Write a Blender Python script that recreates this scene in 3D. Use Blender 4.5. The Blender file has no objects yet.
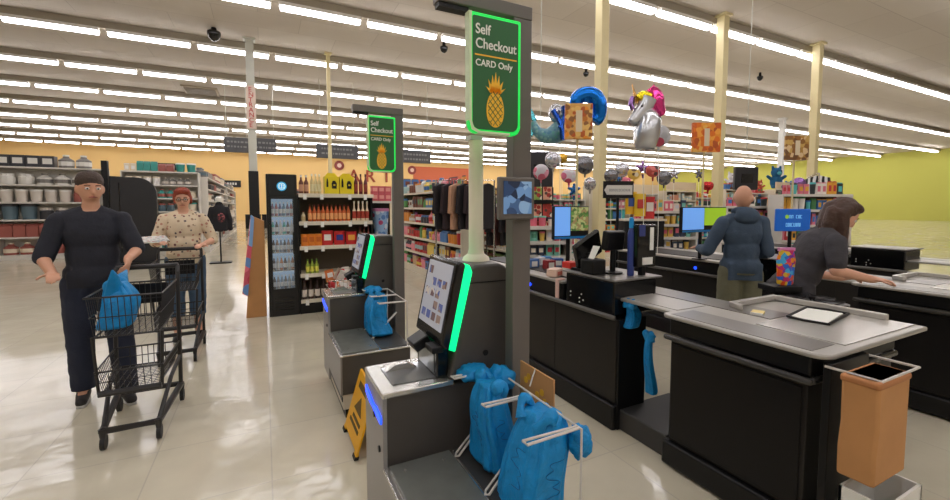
import bpy, bmesh, math, random
from mathutils import Vector, Matrix, noise
random.seed(7)
PI = math.pi
S = bpy.context.scene
C = S.collection
R_ = math.radians

# ------------------------------------------------------------ camera, world, exposure
cam = bpy.data.cameras.new('camera'); camo = bpy.data.objects.new('camera', cam); C.objects.link(camo)
FPX = 422.0
cam.sensor_fit = 'HORIZONTAL'; cam.sensor_width = 36; cam.lens = FPX/950*36
cam.shift_y = -17/950; cam.clip_end = 300; cam.clip_start = 0.05
YAW = math.atan(211/FPX); PITCH = math.atan(26.6/FPX)
camo.location = (0, 0, 1.5); camo.rotation_euler = (PI/2-PITCH, 0, -YAW)
S.camera = camo
w = bpy.data.worlds.new('world'); S.world = w; w.use_nodes = True
w.node_tree.nodes['Background'].inputs[0].default_value = (1.0, .96, .9, 1)
w.node_tree.nodes['Background'].inputs[1].default_value = 0.75
S.view_settings.view_transform = 'Standard'; S.view_settings.look = 'None'
S.view_settings.gamma = 1; S.view_settings.use_curve_mapping = False
S.view_settings.exposure = 0.0
TUBE = 15.0            # strength of the fluorescent strips

# ------------------------------------------------------------ materials
def lin(v):
    v /= 255.0
    return v/12.92 if v <= .04045 else ((v+.055)/1.055)**2.4
def col(r, g, b): return (lin(r), lin(g), lin(b), 1)
MATS = {}
def pm(name, rgb, rough=.5, metal=0, emit=0, spec=.5, bump=0, bscale=60, var=0, vscale=8, coat=0, alpha=1, trans=0):
    if name in MATS: return MATS[name]
    m = bpy.data.materials.new(name); m.use_nodes = True; MATS[name] = m
    nt = m.node_tree; b = nt.nodes['Principled BSDF']
    c = col(*rgb); b.inputs['Base Color'].default_value = c
    b.inputs['Roughness'].default_value = rough; b.inputs['Metallic'].default_value = metal
    b.inputs['Specular IOR Level'].default_value = spec
    b.inputs['Coat Weight'].default_value = coat
    b.inputs['Transmission Weight'].default_value = trans
    b.inputs['Alpha'].default_value = alpha
    if emit:
        b.inputs['Emission Color'].default_value = c; b.inputs['Emission Strength'].default_value = emit
    tc = nt.nodes.new('ShaderNodeTexCoord')
    if bump:
        n = nt.nodes.new('ShaderNodeTexNoise'); n.inputs['Scale'].default_value = bscale; n.inputs['Detail'].default_value = 4
        nt.links.new(tc.outputs['Object'], n.inputs['Vector'])
        bp = nt.nodes.new('ShaderNodeBump'); bp.inputs['Strength'].default_value = bump; bp.inputs['Distance'].default_value = .02
        nt.links.new(n.outputs['Fac'], bp.inputs['Height']); nt.links.new(bp.outputs['Normal'], b.inputs['Normal'])
    if var:
        n = nt.nodes.new('ShaderNodeTexNoise'); n.inputs['Scale'].default_value = vscale; n.inputs['Detail'].default_value = 5
        nt.links.new(tc.outputs['Object'], n.inputs['Vector'])
        hs = nt.nodes.new('ShaderNodeHueSaturation'); hs.inputs['Color'].default_value = c
        mr = nt.nodes.new('ShaderNodeMapRange'); mr.inputs[3].default_value = 1-var; mr.inputs[4].default_value = 1+var
        mr.inputs[1].default_value = .3; mr.inputs[2].default_value = .7
        nt.links.new(n.outputs['Fac'], mr.inputs[0]); nt.links.new(mr.outputs[0], hs.inputs['Value'])
        nt.links.new(hs.outputs[0], b.inputs['Base Color'])
    return m
def spots(name, base, cols, scale=30, thr=.35, rough=.7, emit=0):
    """voronoi patchwork of colours: printed cloth or packaging"""
    if name in MATS: return MATS[name]
    m = bpy.data.materials.new(name); m.use_nodes = True; MATS[name] = m
    nt = m.node_tree; b = nt.nodes['Principled BSDF']; b.inputs['Roughness'].default_value = rough
    tc = nt.nodes.new('ShaderNodeTexCoord'); v = nt.nodes.new('ShaderNodeTexVoronoi'); v.inputs['Scale'].default_value = scale
    nt.links.new(tc.outputs['Object'], v.inputs['Vector'])
    sep = nt.nodes.new('ShaderNodeSeparateColor'); nt.links.new(v.outputs['Color'], sep.inputs[0])
    cr = nt.nodes.new('ShaderNodeValToRGB'); cr.color_ramp.interpolation = 'CONSTANT'
    els = cr.color_ramp.elements
    els[0].color = col(*cols[0]); els[0].position = 0; els[1].color = col(*cols[-1]); els[1].position = 1-1/len(cols)
    for i, cc in enumerate(cols[1:-1]): e = els.new((i+1)/len(cols)); e.color = col(*cc)
    nt.links.new(sep.outputs[0], cr.inputs[0])
    mx = nt.nodes.new('ShaderNodeMix'); mx.data_type = 'RGBA'
    lt = nt.nodes.new('ShaderNodeMath'); lt.operation = 'LESS_THAN'; lt.inputs[1].default_value = thr
    nt.links.new(v.outputs['Distance'], lt.inputs[0]); nt.links.new(lt.outputs[0], mx.inputs[0])
    mx.inputs[6].default_value = col(*base); nt.links.new(cr.outputs[0], mx.inputs[7])
    nt.links.new(mx.outputs[2], b.inputs['Base Color'])
    if emit:
        nt.links.new(mx.outputs[2], b.inputs['Emission Color']); b.inputs['Emission Strength'].default_value = emit
    return m

# floor: cream vinyl tiles, waxed
def floor_mat():
    m = bpy.data.materials.new('floor_tiles'); m.use_nodes = True; nt = m.node_tree; b = nt.nodes['Principled BSDF']
    tc = nt.nodes.new('ShaderNodeTexCoord')
    br = nt.nodes.new('ShaderNodeTexBrick'); br.offset = 0; br.inputs['Scale'].default_value = 1
    br.inputs['Brick Width'].default_value = .62; br.inputs['Row Height'].default_value = .62
    br.inputs['Mortar Size'].default_value = .004
    br.inputs['Color1'].default_value = col(204, 196, 172); br.inputs['Color2'].default_value = col(210, 202, 180)
    br.inputs['Mortar'].default_value = col(194, 186, 168)
    nt.links.new(tc.outputs['Object'], br.inputs['Vector'])
    n = nt.nodes.new('ShaderNodeTexNoise'); n.inputs['Scale'].default_value = 3; n.inputs['Detail'].default_value = 6
    nt.links.new(tc.outputs['Object'], n.inputs['Vector'])
    hs = nt.nodes.new('ShaderNodeHueSaturation'); mr = nt.nodes.new('ShaderNodeMapRange')
    mr.inputs[1].default_value = .3; mr.inputs[2].default_value = .7; mr.inputs[3].default_value = .95; mr.inputs[4].default_value = 1.05
    nt.links.new(n.outputs['Fac'], mr.inputs[0]); nt.links.new(mr.outputs[0], hs.inputs['Value'])
    nt.links.new(br.outputs['Color'], hs.inputs['Color']); nt.links.new(hs.outputs[0], b.inputs['Base Color'])
    n2 = nt.nodes.new('ShaderNodeTexNoise'); n2.inputs['Scale'].default_value = 1.6; n2.inputs['Detail'].default_value = 3
    nt.links.new(tc.outputs['Object'], n2.inputs['Vector'])
    mr2 = nt.nodes.new('ShaderNodeMapRange'); mr2.inputs[3].default_value = .05; mr2.inputs[4].default_value = .2
    nt.links.new(n2.outputs['Fac'], mr2.inputs[0]); nt.links.new(mr2.outputs[0], b.inputs['Roughness'])
    n3 = nt.nodes.new('ShaderNodeTexNoise'); n3.inputs['Scale'].default_value = 4.5
    nt.links.new(tc.outputs['Object'], n3.inputs['Vector'])
    bp = nt.nodes.new('ShaderNodeBump'); bp.inputs['Strength'].default_value = .2; bp.inputs['Distance'].default_value = .02
    nt.links.new(n3.outputs['Fac'], bp.inputs['Height']); nt.links.new(bp.outputs['Normal'], b.inputs['Normal'])
    b.inputs['Specular IOR Level'].default_value = .55
    return m
def ceiling_mat():
    m = bpy.data.materials.new('ceiling_panels'); m.use_nodes = True; nt = m.node_tree; b = nt.nodes['Principled BSDF']
    tc = nt.nodes.new('ShaderNodeTexCoord')
    br = nt.nodes.new('ShaderNodeTexBrick'); br.offset = .5; br.inputs['Scale'].default_value = 1
    br.inputs['Brick Width'].default_value = 2.44; br.inputs['Row Height'].default_value = 1.22
    br.inputs['Mortar Size'].default_value = .008
    br.inputs['Color1'].default_value = col(184, 174, 160); br.inputs['Color2'].default_value = col(192, 183, 169)
    br.inputs['Mortar'].default_value = col(160, 150, 136)
    nt.links.new(tc.outputs['Object'], br.inputs['Vector']); nt.links.new(br.outputs['Color'], b.inputs['Base Color'])
    b.inputs['Roughness'].default_value = .8
    return m

BLK = pm('black_plastic', (16, 16, 17), .42, spec=.35)
BLKG = pm('black_gloss', (14, 14, 15), .16)
LAM = pm('dark_laminate', (38, 35, 32), .42, var=.05, spec=.3)
KG = pm('kiosk_graphite', (76, 71, 66), .45, var=.04)
KL = pm('kiosk_side_grey', (150, 147, 143), .4, metal=.2)
STEEL = pm('brushed_steel', (212, 210, 205), .24, metal=.85, bump=.05, bscale=40)
TRAY = pm('tray_grey', (124, 126, 120), .22, metal=.35, var=.08, vscale=14)
WIRE = pm('white_wire', (206, 202, 194), .35)
CARTB = pm('cart_black', (42, 40, 40), .4)
BAG = pm('blue_bag', (0, 138, 204), .55, bump=.5, bscale=38, var=.12, vscale=22)
BAGP = pm('bag_print', (8, 78, 140), .6)
CREAM = pm('cream_paint', (222, 208, 160), .5)
GREYP = pm('grey_paint', (196, 196, 184), .5)
GREENL = pm('green_light', (0, 255, 150), .4, emit=1.0)
GREENE = pm('sign_edge_light', (20, 240, 90), .4, emit=.45)
BLUEL = pm('blue_light', (28, 70, 255), .4, emit=2.4)
SIGNG = pm('sign_green', (36, 92, 46), .5, emit=.12)
WHITE = pm('white_print', (240, 240, 230), .5)
GOLD = pm('pineapple_gold', (232, 176, 44), .5, emit=.12)
GANTRY = pm('gantry_grey', (104, 98, 92), .45)
SHELF = pm('shelf_cream', (222, 212, 190), .5)
SHELFB = pm('shelf_back_brown', (96, 82, 66), .6)
SHELFW = pm('shelf_white', (215, 210, 200), .5)
TAG_ = pm('price_tag_white', (238, 236, 228), .5)
ORW = pm('orange_wall_paint', (232, 196, 130), .8)
KRAFT = pm('kraft_card', (196, 142, 88), .75, var=.05)
SKIN = pm('skin', (212, 158, 128), .55)
SKIN2 = pm('skin_fair', (222, 168, 140), .55)
RUB = pm('wheel_rubber', (30, 30, 30), .6)
GLASS = pm('clear_glass', (225, 235, 240), .05, alpha=.14)

# ------------------------------------------------------------ mesh builder
class MB:
    def __init__(s): s.v = []; s.f = []; s.m = []; s.cur = 0
    def add(s, vs, fs):
        o = len(s.v); s.v += [tuple(v) for v in vs]; s.f += [tuple(i+o for i in f) for f in fs]; s.m += [s.cur]*len(fs); return s
    def mat(s, i): s.cur = i; return s
    def box(s, x0, x1, y0, y1, z0, z1, rot=None, piv=None):
        vs = [Vector((x, y, z)) for z in (z0, z1) for y in (y0, y1) for x in (x0, x1)]
        if rot is not None:
            p = Vector(piv) if piv else Vector(((x0+x1)/2, (y0+y1)/2, (z0+z1)/2))
            vs = [rot @ (v-p)+p for v in vs]
        return s.add(vs, [(0, 2, 3, 1), (4, 5, 7, 6), (0, 1, 5, 4), (2, 6, 7, 3), (0, 4, 6, 2), (1, 3, 7, 5)])
    def cone(s, p0, p1, r0, r1=None, n=12):
        p0 = Vector(p0); p1 = Vector(p1); r1 = r0 if r1 is None else r1
        d = (p1-p0).normalized(); a = d.orthogonal().normalized(); b = d.cross(a)
        vs = [p0+(a*math.cos(t)+b*math.sin(t))*r0 for t in [2*PI*i/n for i in range(n)]]
        vs += [p1+(a*math.cos(t)+b*math.sin(t))*r1 for t in [2*PI*i/n for i in range(n)]]
        fs = [(i, (i+1) % n, n+(i+1) % n, n+i) for i in range(n)]+[tuple(range(n))[::-1], tuple(range(n, 2*n))]
        return s.add(vs, fs)
    def tube(s, pts, r, n=6, closed=False, flat=1):
        pts = [Vector(p) for p in pts]; N = len(pts); vs = []; a = None
        for i, p in enumerate(pts):
            if closed: t = (pts[(i+1) % N]-pts[i-1]).normalized()
            else: t = (pts[min(i+1, N-1)]-pts[max(i-1, 0)]).normalized()
            a = (t.orthogonal() if a is None else a-t*a.dot(t)).normalized(); b = t.cross(a)
            rr = r(i/(N-1)) if callable(r) else r
            vs += [p+(a*math.cos(2*PI*k/n)+b*math.sin(2*PI*k/n)*flat)*rr for k in range(n)]
        fs = []
        for i in range(N if closed else N-1):
            j = (i+1) % N
            fs += [(i*n+k, i*n+(k+1) % n, j*n+(k+1) % n, j*n+k) for k in range(n)]
        if not closed: fs += [tuple(range(n))[::-1], tuple(range((N-1)*n, N*n))]
        return s.add(vs, fs)
    def lathe(s, prof, c=(0, 0, 0), n=16, sx=1, sy=1):
        vs = []; c = Vector(c)
        for r, z in prof:
            vs += [c+Vector((r*sx*math.cos(2*PI*i/n), r*sy*math.sin(2*PI*i/n), z)) for i in range(n)]
        fs = []
        for j in range(len(prof)-1):
            fs += [(j*n+i, j*n+(i+1) % n, (j+1)*n+(i+1) % n, (j+1)*n+i) for i in range(n)]
        fs += [tuple(range(n))[::-1], tuple(range((len(prof)-1)*n, len(prof)*n))]
        return s.add(vs, fs)
    def prism(s, poly, lo, hi, ax='z'):
        f = {'z': lambda a, b, h: (a, b, h), 'y': lambda a, b, h: (a, h, b), 'x': lambda a, b, h: (h, a, b)}[ax]
        n = len(poly); vs = [f(a, b, lo) for a, b in poly]+[f(a, b, hi) for a, b in poly]
        return s.add(vs, [(i, (i+1) % n, n+(i+1) % n, n+i) for i in range(n)]+[tuple(range(n))[::-1], tuple(range(n, 2*n))])
    def ell(s, c, r, rot=None, u=16, v=10, fn=None):
        c = Vector(c); vs = []
        if not hasattr(r, '__len__'): r = (r, r, r)
        for j in range(v+1):
            ph = -PI/2+PI*j/v
            for i in range(u):
                th = 2*PI*i/u
                d = Vector((math.cos(ph)*math.cos(th), math.cos(ph)*math.sin(th), math.sin(ph)))
                k = fn(d) if fn else 1
                q = Vector((d.x*r[0], d.y*r[1], d.z*r[2]))*k
                if rot is not None: q = rot @ q
                vs.append(c+q)
        fs = [(j*u+i, j*u+(i+1) % u, (j+1)*u+(i+1) % u, (j+1)*u+i) for j in range(v) for i in range(u)]
        return s.add(vs, fs)
    def build(s, name, mats, parent=None, smooth=True, bevel=0, loc=None, seg=2, angle=35):
        me = bpy.data.meshes.new(name); me.from_pydata(s.v, [], s.f)
        bm = bmesh.new(); bm.from_mesh(me)
        bmesh.ops.remove_doubles(bm, verts=bm.verts, dist=1e-6)
        bmesh.ops.recalc_face_normals(bm, faces=bm.faces); 
        mi = None
        bm.to_mesh(me); bm.free()
        if not isinstance(mats, (list, tuple)): mats = [mats]
        for m in mats: me.materials.append(m)
        if len(mats) > 1 and len(me.polygons) == len(s.m):
            me.polygons.foreach_set('material_index', s.m)
        o = bpy.data.objects.new(name, me); C.objects.link(o)
        if smooth:
            me.shade_smooth(); me.set_sharp_from_angle(angle=R_(angle))
        if bevel:
            b = o.modifiers.new('bevel', 'BEVEL'); b.width = bevel; b.segments = seg; b.limit_method = 'ANGLE'
            b.harden_normals = False
        if parent is not None: o.parent = parent
        if loc: o.location = loc
        return o
def tag(o, label=None, cat=None, group=None, kind=None):
    if label: o['label'] = label
    if cat: o['category'] = cat
    if group: o['group'] = group
    if kind: o['kind'] = kind
    return o
def E(name, loc, label, cat, group=None, rz=0):
    o = bpy.data.objects.new(name, None); C.objects.link(o); o.location = loc; o.rotation_euler = (0, 0, rz)
    o.empty_display_size = .1
    return tag(o, label, cat, group)
KIDS = {}
def kids(o): return [c for c in bpy.data.objects if c.parent is o]
def dup(root, loc, rz=None, label=None, group=None, ks=None):
    c = root.copy(); C.objects.link(c); c.location = loc
    if rz is not None: c.rotation_euler = (0, 0, rz)
    if label: c['label'] = label
    if group: c['group'] = group
    for ch, gs in (ks if ks is not None else [(k, kids(k)) for k in kids(root)]):
        d = ch.copy(); C.objects.link(d); d.parent = c
        for g in gs: e = g.copy(); C.objects.link(e); e.parent = d
    return c
def struct(o): o['kind'] = 'structure'; return o
def text(name, body, size, mat, parent, loc, rot, depth=.002, align='LEFT', sx=1):
    cu = bpy.data.curves.new(name, 'FONT'); cu.body = body; cu.size = size; cu.extrude = depth; cu.align_x = align
    cu.offset = size*.012
    t = bpy.data.objects.new(name, cu); C.objects.link(t)
    dg = bpy.context.evaluated_depsgraph_get()
    me = bpy.data.meshes.new_from_object(t.evaluated_get(dg)); me.name = name
    bpy.data.objects.remove(t)
    me.materials.clear(); me.materials.append(mat)
    o = bpy.data.objects.new(name, me); C.objects.link(o); o.parent = parent; o.location = loc; o.rotation_euler = rot
    o.scale = (sx, 1, 1)
    return o
RF = (PI/2, 0, 0)      # text facing -Y

def remesh(mb, voxel, smooth=4, cut=None):
    me = bpy.data.meshes.new('tmp'); me.from_pydata(mb.v, [], mb.f)
    bm = bmesh.new(); bm.from_mesh(me); bmesh.ops.remove_doubles(bm, verts=bm.verts, dist=1e-5)
    bmesh.ops.recalc_face_normals(bm, faces=bm.faces); bm.to_mesh(me); bm.free()
    o = bpy.data.objects.new('tmp', me); TS = bpy.data.scenes.new('tmp_scene'); TS.collection.objects.link(o)
    r = o.modifiers.new('r', 'REMESH'); r.mode = 'VOXEL'; r.voxel_size = voxel
    if smooth:
        sm = o.modifiers.new('s', 'SMOOTH'); sm.factor = .5; sm.iterations = smooth
    with bpy.context.temp_override(scene=TS, view_layer=TS.view_layers[0]):
        dg = bpy.context.evaluated_depsgraph_get()
        out = bpy.data.meshes.new_from_object(o.evaluated_get(dg))
    bpy.data.objects.remove(o); bpy.data.scenes.remove(TS)
    if cut:
        bm = bmesh.new(); bm.from_mesh(out)
        for co, no in cut:
            g = bm.verts[:]+bm.edges[:]+bm.faces[:]
            rr = bmesh.ops.bisect_plane(bm, geom=g, plane_co=co, plane_no=no, clear_outer=True)
            ed = [e for e in rr['geom_cut'] if isinstance(e, bmesh.types.BMEdge)]
            if ed: bmesh.ops.holes_fill(bm, edges=ed, sides=0)
        bm.to_mesh(out); bm.free()
    return out
def blob(name, mb, mat, parent, voxel=.012, smooth=4, cut=None, loc=None, extra=None, wrinkle=0):
    me = remesh(mb, voxel, smooth, cut)
    if extra:
        bm = bmesh.new(); bm.from_mesh(me)
        for e in extra: bm.from_mesh(remesh(*e))
        bm.to_mesh(me); bm.free()
    if wrinkle:
        for v in me.vertices:
            n = noise.noise(Vector(v.co)*9)*.6+noise.noise(Vector(v.co)*22)*.4
            v.co += v.normal*n*wrinkle
    me.name = name; me.materials.clear(); me.materials.append(mat); me.shade_smooth()
    o = bpy.data.objects.new(name, me); C.objects.link(o)
    if parent is not None: o.parent = parent
    if loc: o.location = loc
    return o
def cap(mb, p0, p1, r0, r1=None):
    r1 = r0 if r1 is None else r1
    mb.cone(p0, p1, r0, r1, 14); mb.ell(p0, r0, u=14, v=8); mb.ell(p1, r1, u=14, v=8); return mb
def chain(mb, pts):
    for (a, ra), (b, rb) in zip(pts, pts[1:]): cap(mb, a, b, ra, rb)
    return mb

# ------------------------------------------------------------ setting
WX0, WX1, WY0, WY1, HC = -24, 62, -14, 52, 7.35
struct(MB().box(WX0, WX1, WY0, WY1, -.1, 0).build('floor', floor_mat(), smooth=False))
struct(MB().box(WX0, WX1, WY0, WY1, HC, HC+.1).build('ceiling', ceiling_mat(), smooth=False))
struct(MB().box(WX0-.2, WX1+.2, WY1, WY1+.2, 0, HC).build('wall_back', ORW, smooth=False))
struct(MB().box(WX1, WX1+.2, WY0, WY1, 0, HC).build('wall_right', pm('yellow_green_wall', (196, 196, 96), .8), smooth=False))
struct(MB().box(WX0-.2, WX0, WY0, WY1, 0, HC).build('wall_left', pm('tan_wall', (214, 184, 130), .8), smooth=False))
struct(MB().box(WX0-.2, WX1+.2, WY0-.2, WY0, 0, HC).build('wall_front', pm('pale_wall', (214, 206, 190), .8), smooth=False))
# red-brown band on the back wall beyond the first gondola
struct(MB().box(17.2, 27, WY1-.05, WY1, 3.0, 6.6).build('trim_1', pm('wall_red_band', (196, 104, 70), .8), smooth=False))
ROWY = [8.75+4.43*k for k in range(-5, 10)]
RAIL = pm('rail_beige', (150, 140, 122), .6)
for i, y in enumerate(ROWY):
    struct(MB().box(WX0+.5, WX1-.5, y-.09, y+.09, 7.13, HC).build('trim_%d' % (i+2), RAIL, smooth=False))
# fluorescent strips
DIFF = pm('lit_diffuser', (250, 247, 252), .4, emit=TUBE)
DIFFC = DIFF
fx = MB().box(-1.11, 1.11, -.11, .11, 7.03, 7.13).build('housing', pm('fixture_white', (225, 222, 215), .5), smooth=False)
dfm = MB().prism([(-.11, 7.03), (-.10, 6.97), (-.06, 6.93), (.06, 6.93), (.10, 6.97), (.11, 7.03)], -1.08, 1.08, 'x').build('lamp_diffuser', DIFF, smooth=False)
fixs = []
fwd = Vector((math.sin(YAW), math.cos(YAW)))
for y in ROWY:
    k = int((WX0+2)/2.42)
    for k in range(-10, 26):
        x = .44+2.42*k+1.21
        if x < WX0+2 or x > WX1-2: continue
        d = x*fwd.x+y*fwd.y; l = x*fwd.y-y*fwd.x
        vis = d > .5 and abs(l) < d*1.2+1.5
        near = (x-2)**2+(y-2)**2 < 13**2
        if vis or near: fixs.append((math.hypot(x, y)-(0 if vis else -6), x, y, vis))
fixs.sort()
first = None
stuffh = MB(); stuffd = MB()
for i, (d, x, y, vis) in enumerate(fixs):
    if i < 290:
        e = E('strip_light', (x, y, 0), 'long white fluorescent strip light lit on the beige ceiling in rows', 'ceiling light', 'fluorescent strip lights in rows on the ceiling')
        for s_ in (fx, dfm):
            c = s_.copy(); C.objects.link(c); c.parent = e
    else:
        stuffd.box(x-1.08, x+1.08, y-.10, y+.10, 6.93, 7.03)
bpy.data.objects.remove(fx); bpy.data.objects.remove(dfm)
if stuffd.v:
    tag(stuffd.build('distant_strip_lights', DIFFC, smooth=False), 'farthest fluorescent strip lights of the ceiling merging into a band of light', 'ceiling lights', kind='stuff')

# columns
def column(x, y, w_, mat, label, extra=None):
    e = E('column', (x, y, 0), label, 'column', rz=0)
    MB().box(-w_/2, w_/2, -w_/2, w_/2, 0, HC-.06).build('post', mat, e, bevel=.015)
    MB().box(-w_/2-.06, w_/2+.06, -w_/2-.06, w_/2+.06, HC-.06, HC).build('cap_plate', mat, e)
    return e
c1 = column(-.29, 17.1, .26, GREYP, 'pale grey square column with vertical red lettering beside the drink cooler')
MB().box(-.16, .16, -.16, .16, 0, 2.75).build('black_wrap', BLK, c1)
cs = MB().box(-.15, .15, -.17, -.13, 4.22, 5.72).build('banner', pm('banner_pale', (226, 206, 190), .6), c1)
for i, ch in enumerate('ENTRANCE'):
    text('letter', ch, .22, pm('red_print', (196, 70, 66), .6), c1, (-.08, -.175, 5.5-.175*i), RF)
column(2.36, 17.3, .13, CREAM, 'slender cream column behind the bottle rack')
column(7.9, 8.5, .25, CREAM, 'tall cream column beside the mermaid balloon, left of the other cream columns on the right')
column(12.75, 8.5, .25, CREAM, 'tall cream column behind the bald man')
column(18.0, 8.4, .25, CREAM, 'tall cream column behind the blue lane sign and the cashier')
column(31, 16.3, .3, pm('column_white', (220, 220, 215), .5), 'distant white column on the far right beyond the racks')

# ceiling details
def dome(x, y, z, r, label):
    e = E('security_camera', (x, y, 0), label, 'security camera')
    MB().cone((0, 0, HC), (0, 0, z+r*.6), r*.35, r*.5).build('mount', BLK, e)
    MB().lathe([(r*.7, z+r*.7), (r, z+r*.5), (r, z+r*.1), (r*.8, z-r*.5), (r*.4, z-r*.9), (.01, z-r)], n=18).build('dome', BLKG, e)
def atz(px, py, z):
    fh = Vector((math.sin(YAW), math.cos(YAW), 0)); r = Vector((math.cos(YAW), -math.sin(YAW), 0)); F = fh*math.cos(PITCH)+Vector((0, 0, -math.sin(PITCH))); U = r.cross(F)
    d = F*FPX+r*(px-475)-U*(py-233); return Vector((0, 0, 1.5))+d*((z-1.5)/d.z)
for px, py, r_, l in ((214, 35, .2, 'black dome camera on the ceiling over the left aisle'), (444, 49, .14, 'small black dome camera on the ceiling left of the near green sign'), (586, 74, .12, 'small dark dome camera above the mermaid balloon'), (760, 78, .12, 'small dome camera between the two right cream columns')):
    q = atz(px, py, 7.12); dome(q.x, q.y, 7.12, r_, l)
q = atz(201, 91, 7.3)
v = E('ceiling_vent', (q.x, q.y, 0), 'beige slatted ceiling vent above the left aisle', 'vent')
MB().box(-.75, .75, -.75, .75, 7.27, HC).build('frame', pm('vent_tan', (172, 158, 136), .6), v)
m = MB()
for k in range(9): m.box(-.66, .66, -.62+.15*k, -.56+.15*k, 7.24, 7.28)
m.build('slats', pm('vent_slat', (130, 118, 98), .6), v)

# hanging dark signs
def hangsign(x, y, z0, z1, w_, label):
    e = E('hanging_sign', (x, y, 0), label, 'hanging sign', rz=0)
    MB().box(-w_/2, w_/2, -.04, .04, z0, z1).build('panel', pm('slate_sign', (74, 74, 76), .5, var=.1), e, bevel=.02)
    for s_ in (-1, 1): MB().cone((s_*w_*.4, 0, z1), (s_*w_*.4, 0, HC), .012, n=6).build('hanging_rod', GREYP, e)
    m = MB(); random.seed(int(x*10))
    for r in range(2):
        xx = -w_*.38
        while xx < w_*.36:
            l = random.uniform(.05, .14); m.box(xx, xx+l, -.055, -.04, z1-.25-.22*r, z1-.17-.22*r); xx += l+.05
    m.build('faint_print', pm('slate_print', (128, 128, 126), .5), e)
hangsign(-1.05, 23.1, 4.05, 4.75, 1.05, 'dark grey hanging aisle sign just left of the red lettered column')
hangsign(.12, 22.5, 4.05, 4.7, 1.0, 'dark grey hanging aisle sign just right of the red lettered column')
hangsign(3.2, 20.9, 3.75, 4.4, 1.9, 'dark grey hanging aisle sign above the bottle rack, behind the slender cream column')
hangsign(6.5, 19.3, 3.55, 4.15, 1.5, 'dark grey hanging aisle sign right of the farther gantry post')
# wall letters and medallions
wl = E('wall_lettering', (0, 0, 0), 'dark red capital letters on the orange back wall above the bottles', 'wall sign')
for i, (ch, x) in enumerate((('A', 9.1), ('R', 11.1), ('T', 13.1))):
    text('letter', ch, 2.0, pm('letter_red', (150, 62, 34), .6), wl, (x, WY1-.12, 4.5), RF, .05)
for x, z, l in ((8.1, 6.3, 'round dark red medallion on the orange wall above the bottle rack'), (17.0, 6.1, 'round dark red medallion on the orange wall above the grocery shelves')):
    e = E('wall_medallion', (x, WY1-.15, z), l, 'wall sign')
    MB().cone((0, 0, 0), (0, .1, 0), .55, n=28).build('disc', pm('medal_red', (130, 50, 44), .6), e)
    MB().cone((0, -.03, 0), (0, 0, 0), .25, n=20).build('centre', pm('medal_centre', (220, 190, 170), .6), e)
for x, z, w_, l in ((-9.2, 5.45, 3.0, 'small black wall sign with pale writing on the orange wall at far left'), (-3.2, 3.9, 2.2, 'small dark sign high over the left aisle shelves, before the orange wall')):
    e = E('wall_sign', (x, WY1-.2, z), l, 'wall sign')
    MB().box(-w_/2, w_/2, 0, .2, -.35, .35).build('board', BLK, e)
    m = MB(); xx = -w_*.3
    while xx < w_*.3: m.box(xx, xx+.16, -.03, 0, -.12, .12); xx += .24
    m.build('print', pm('sign_pale', (190, 190, 186), .5), e)

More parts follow.
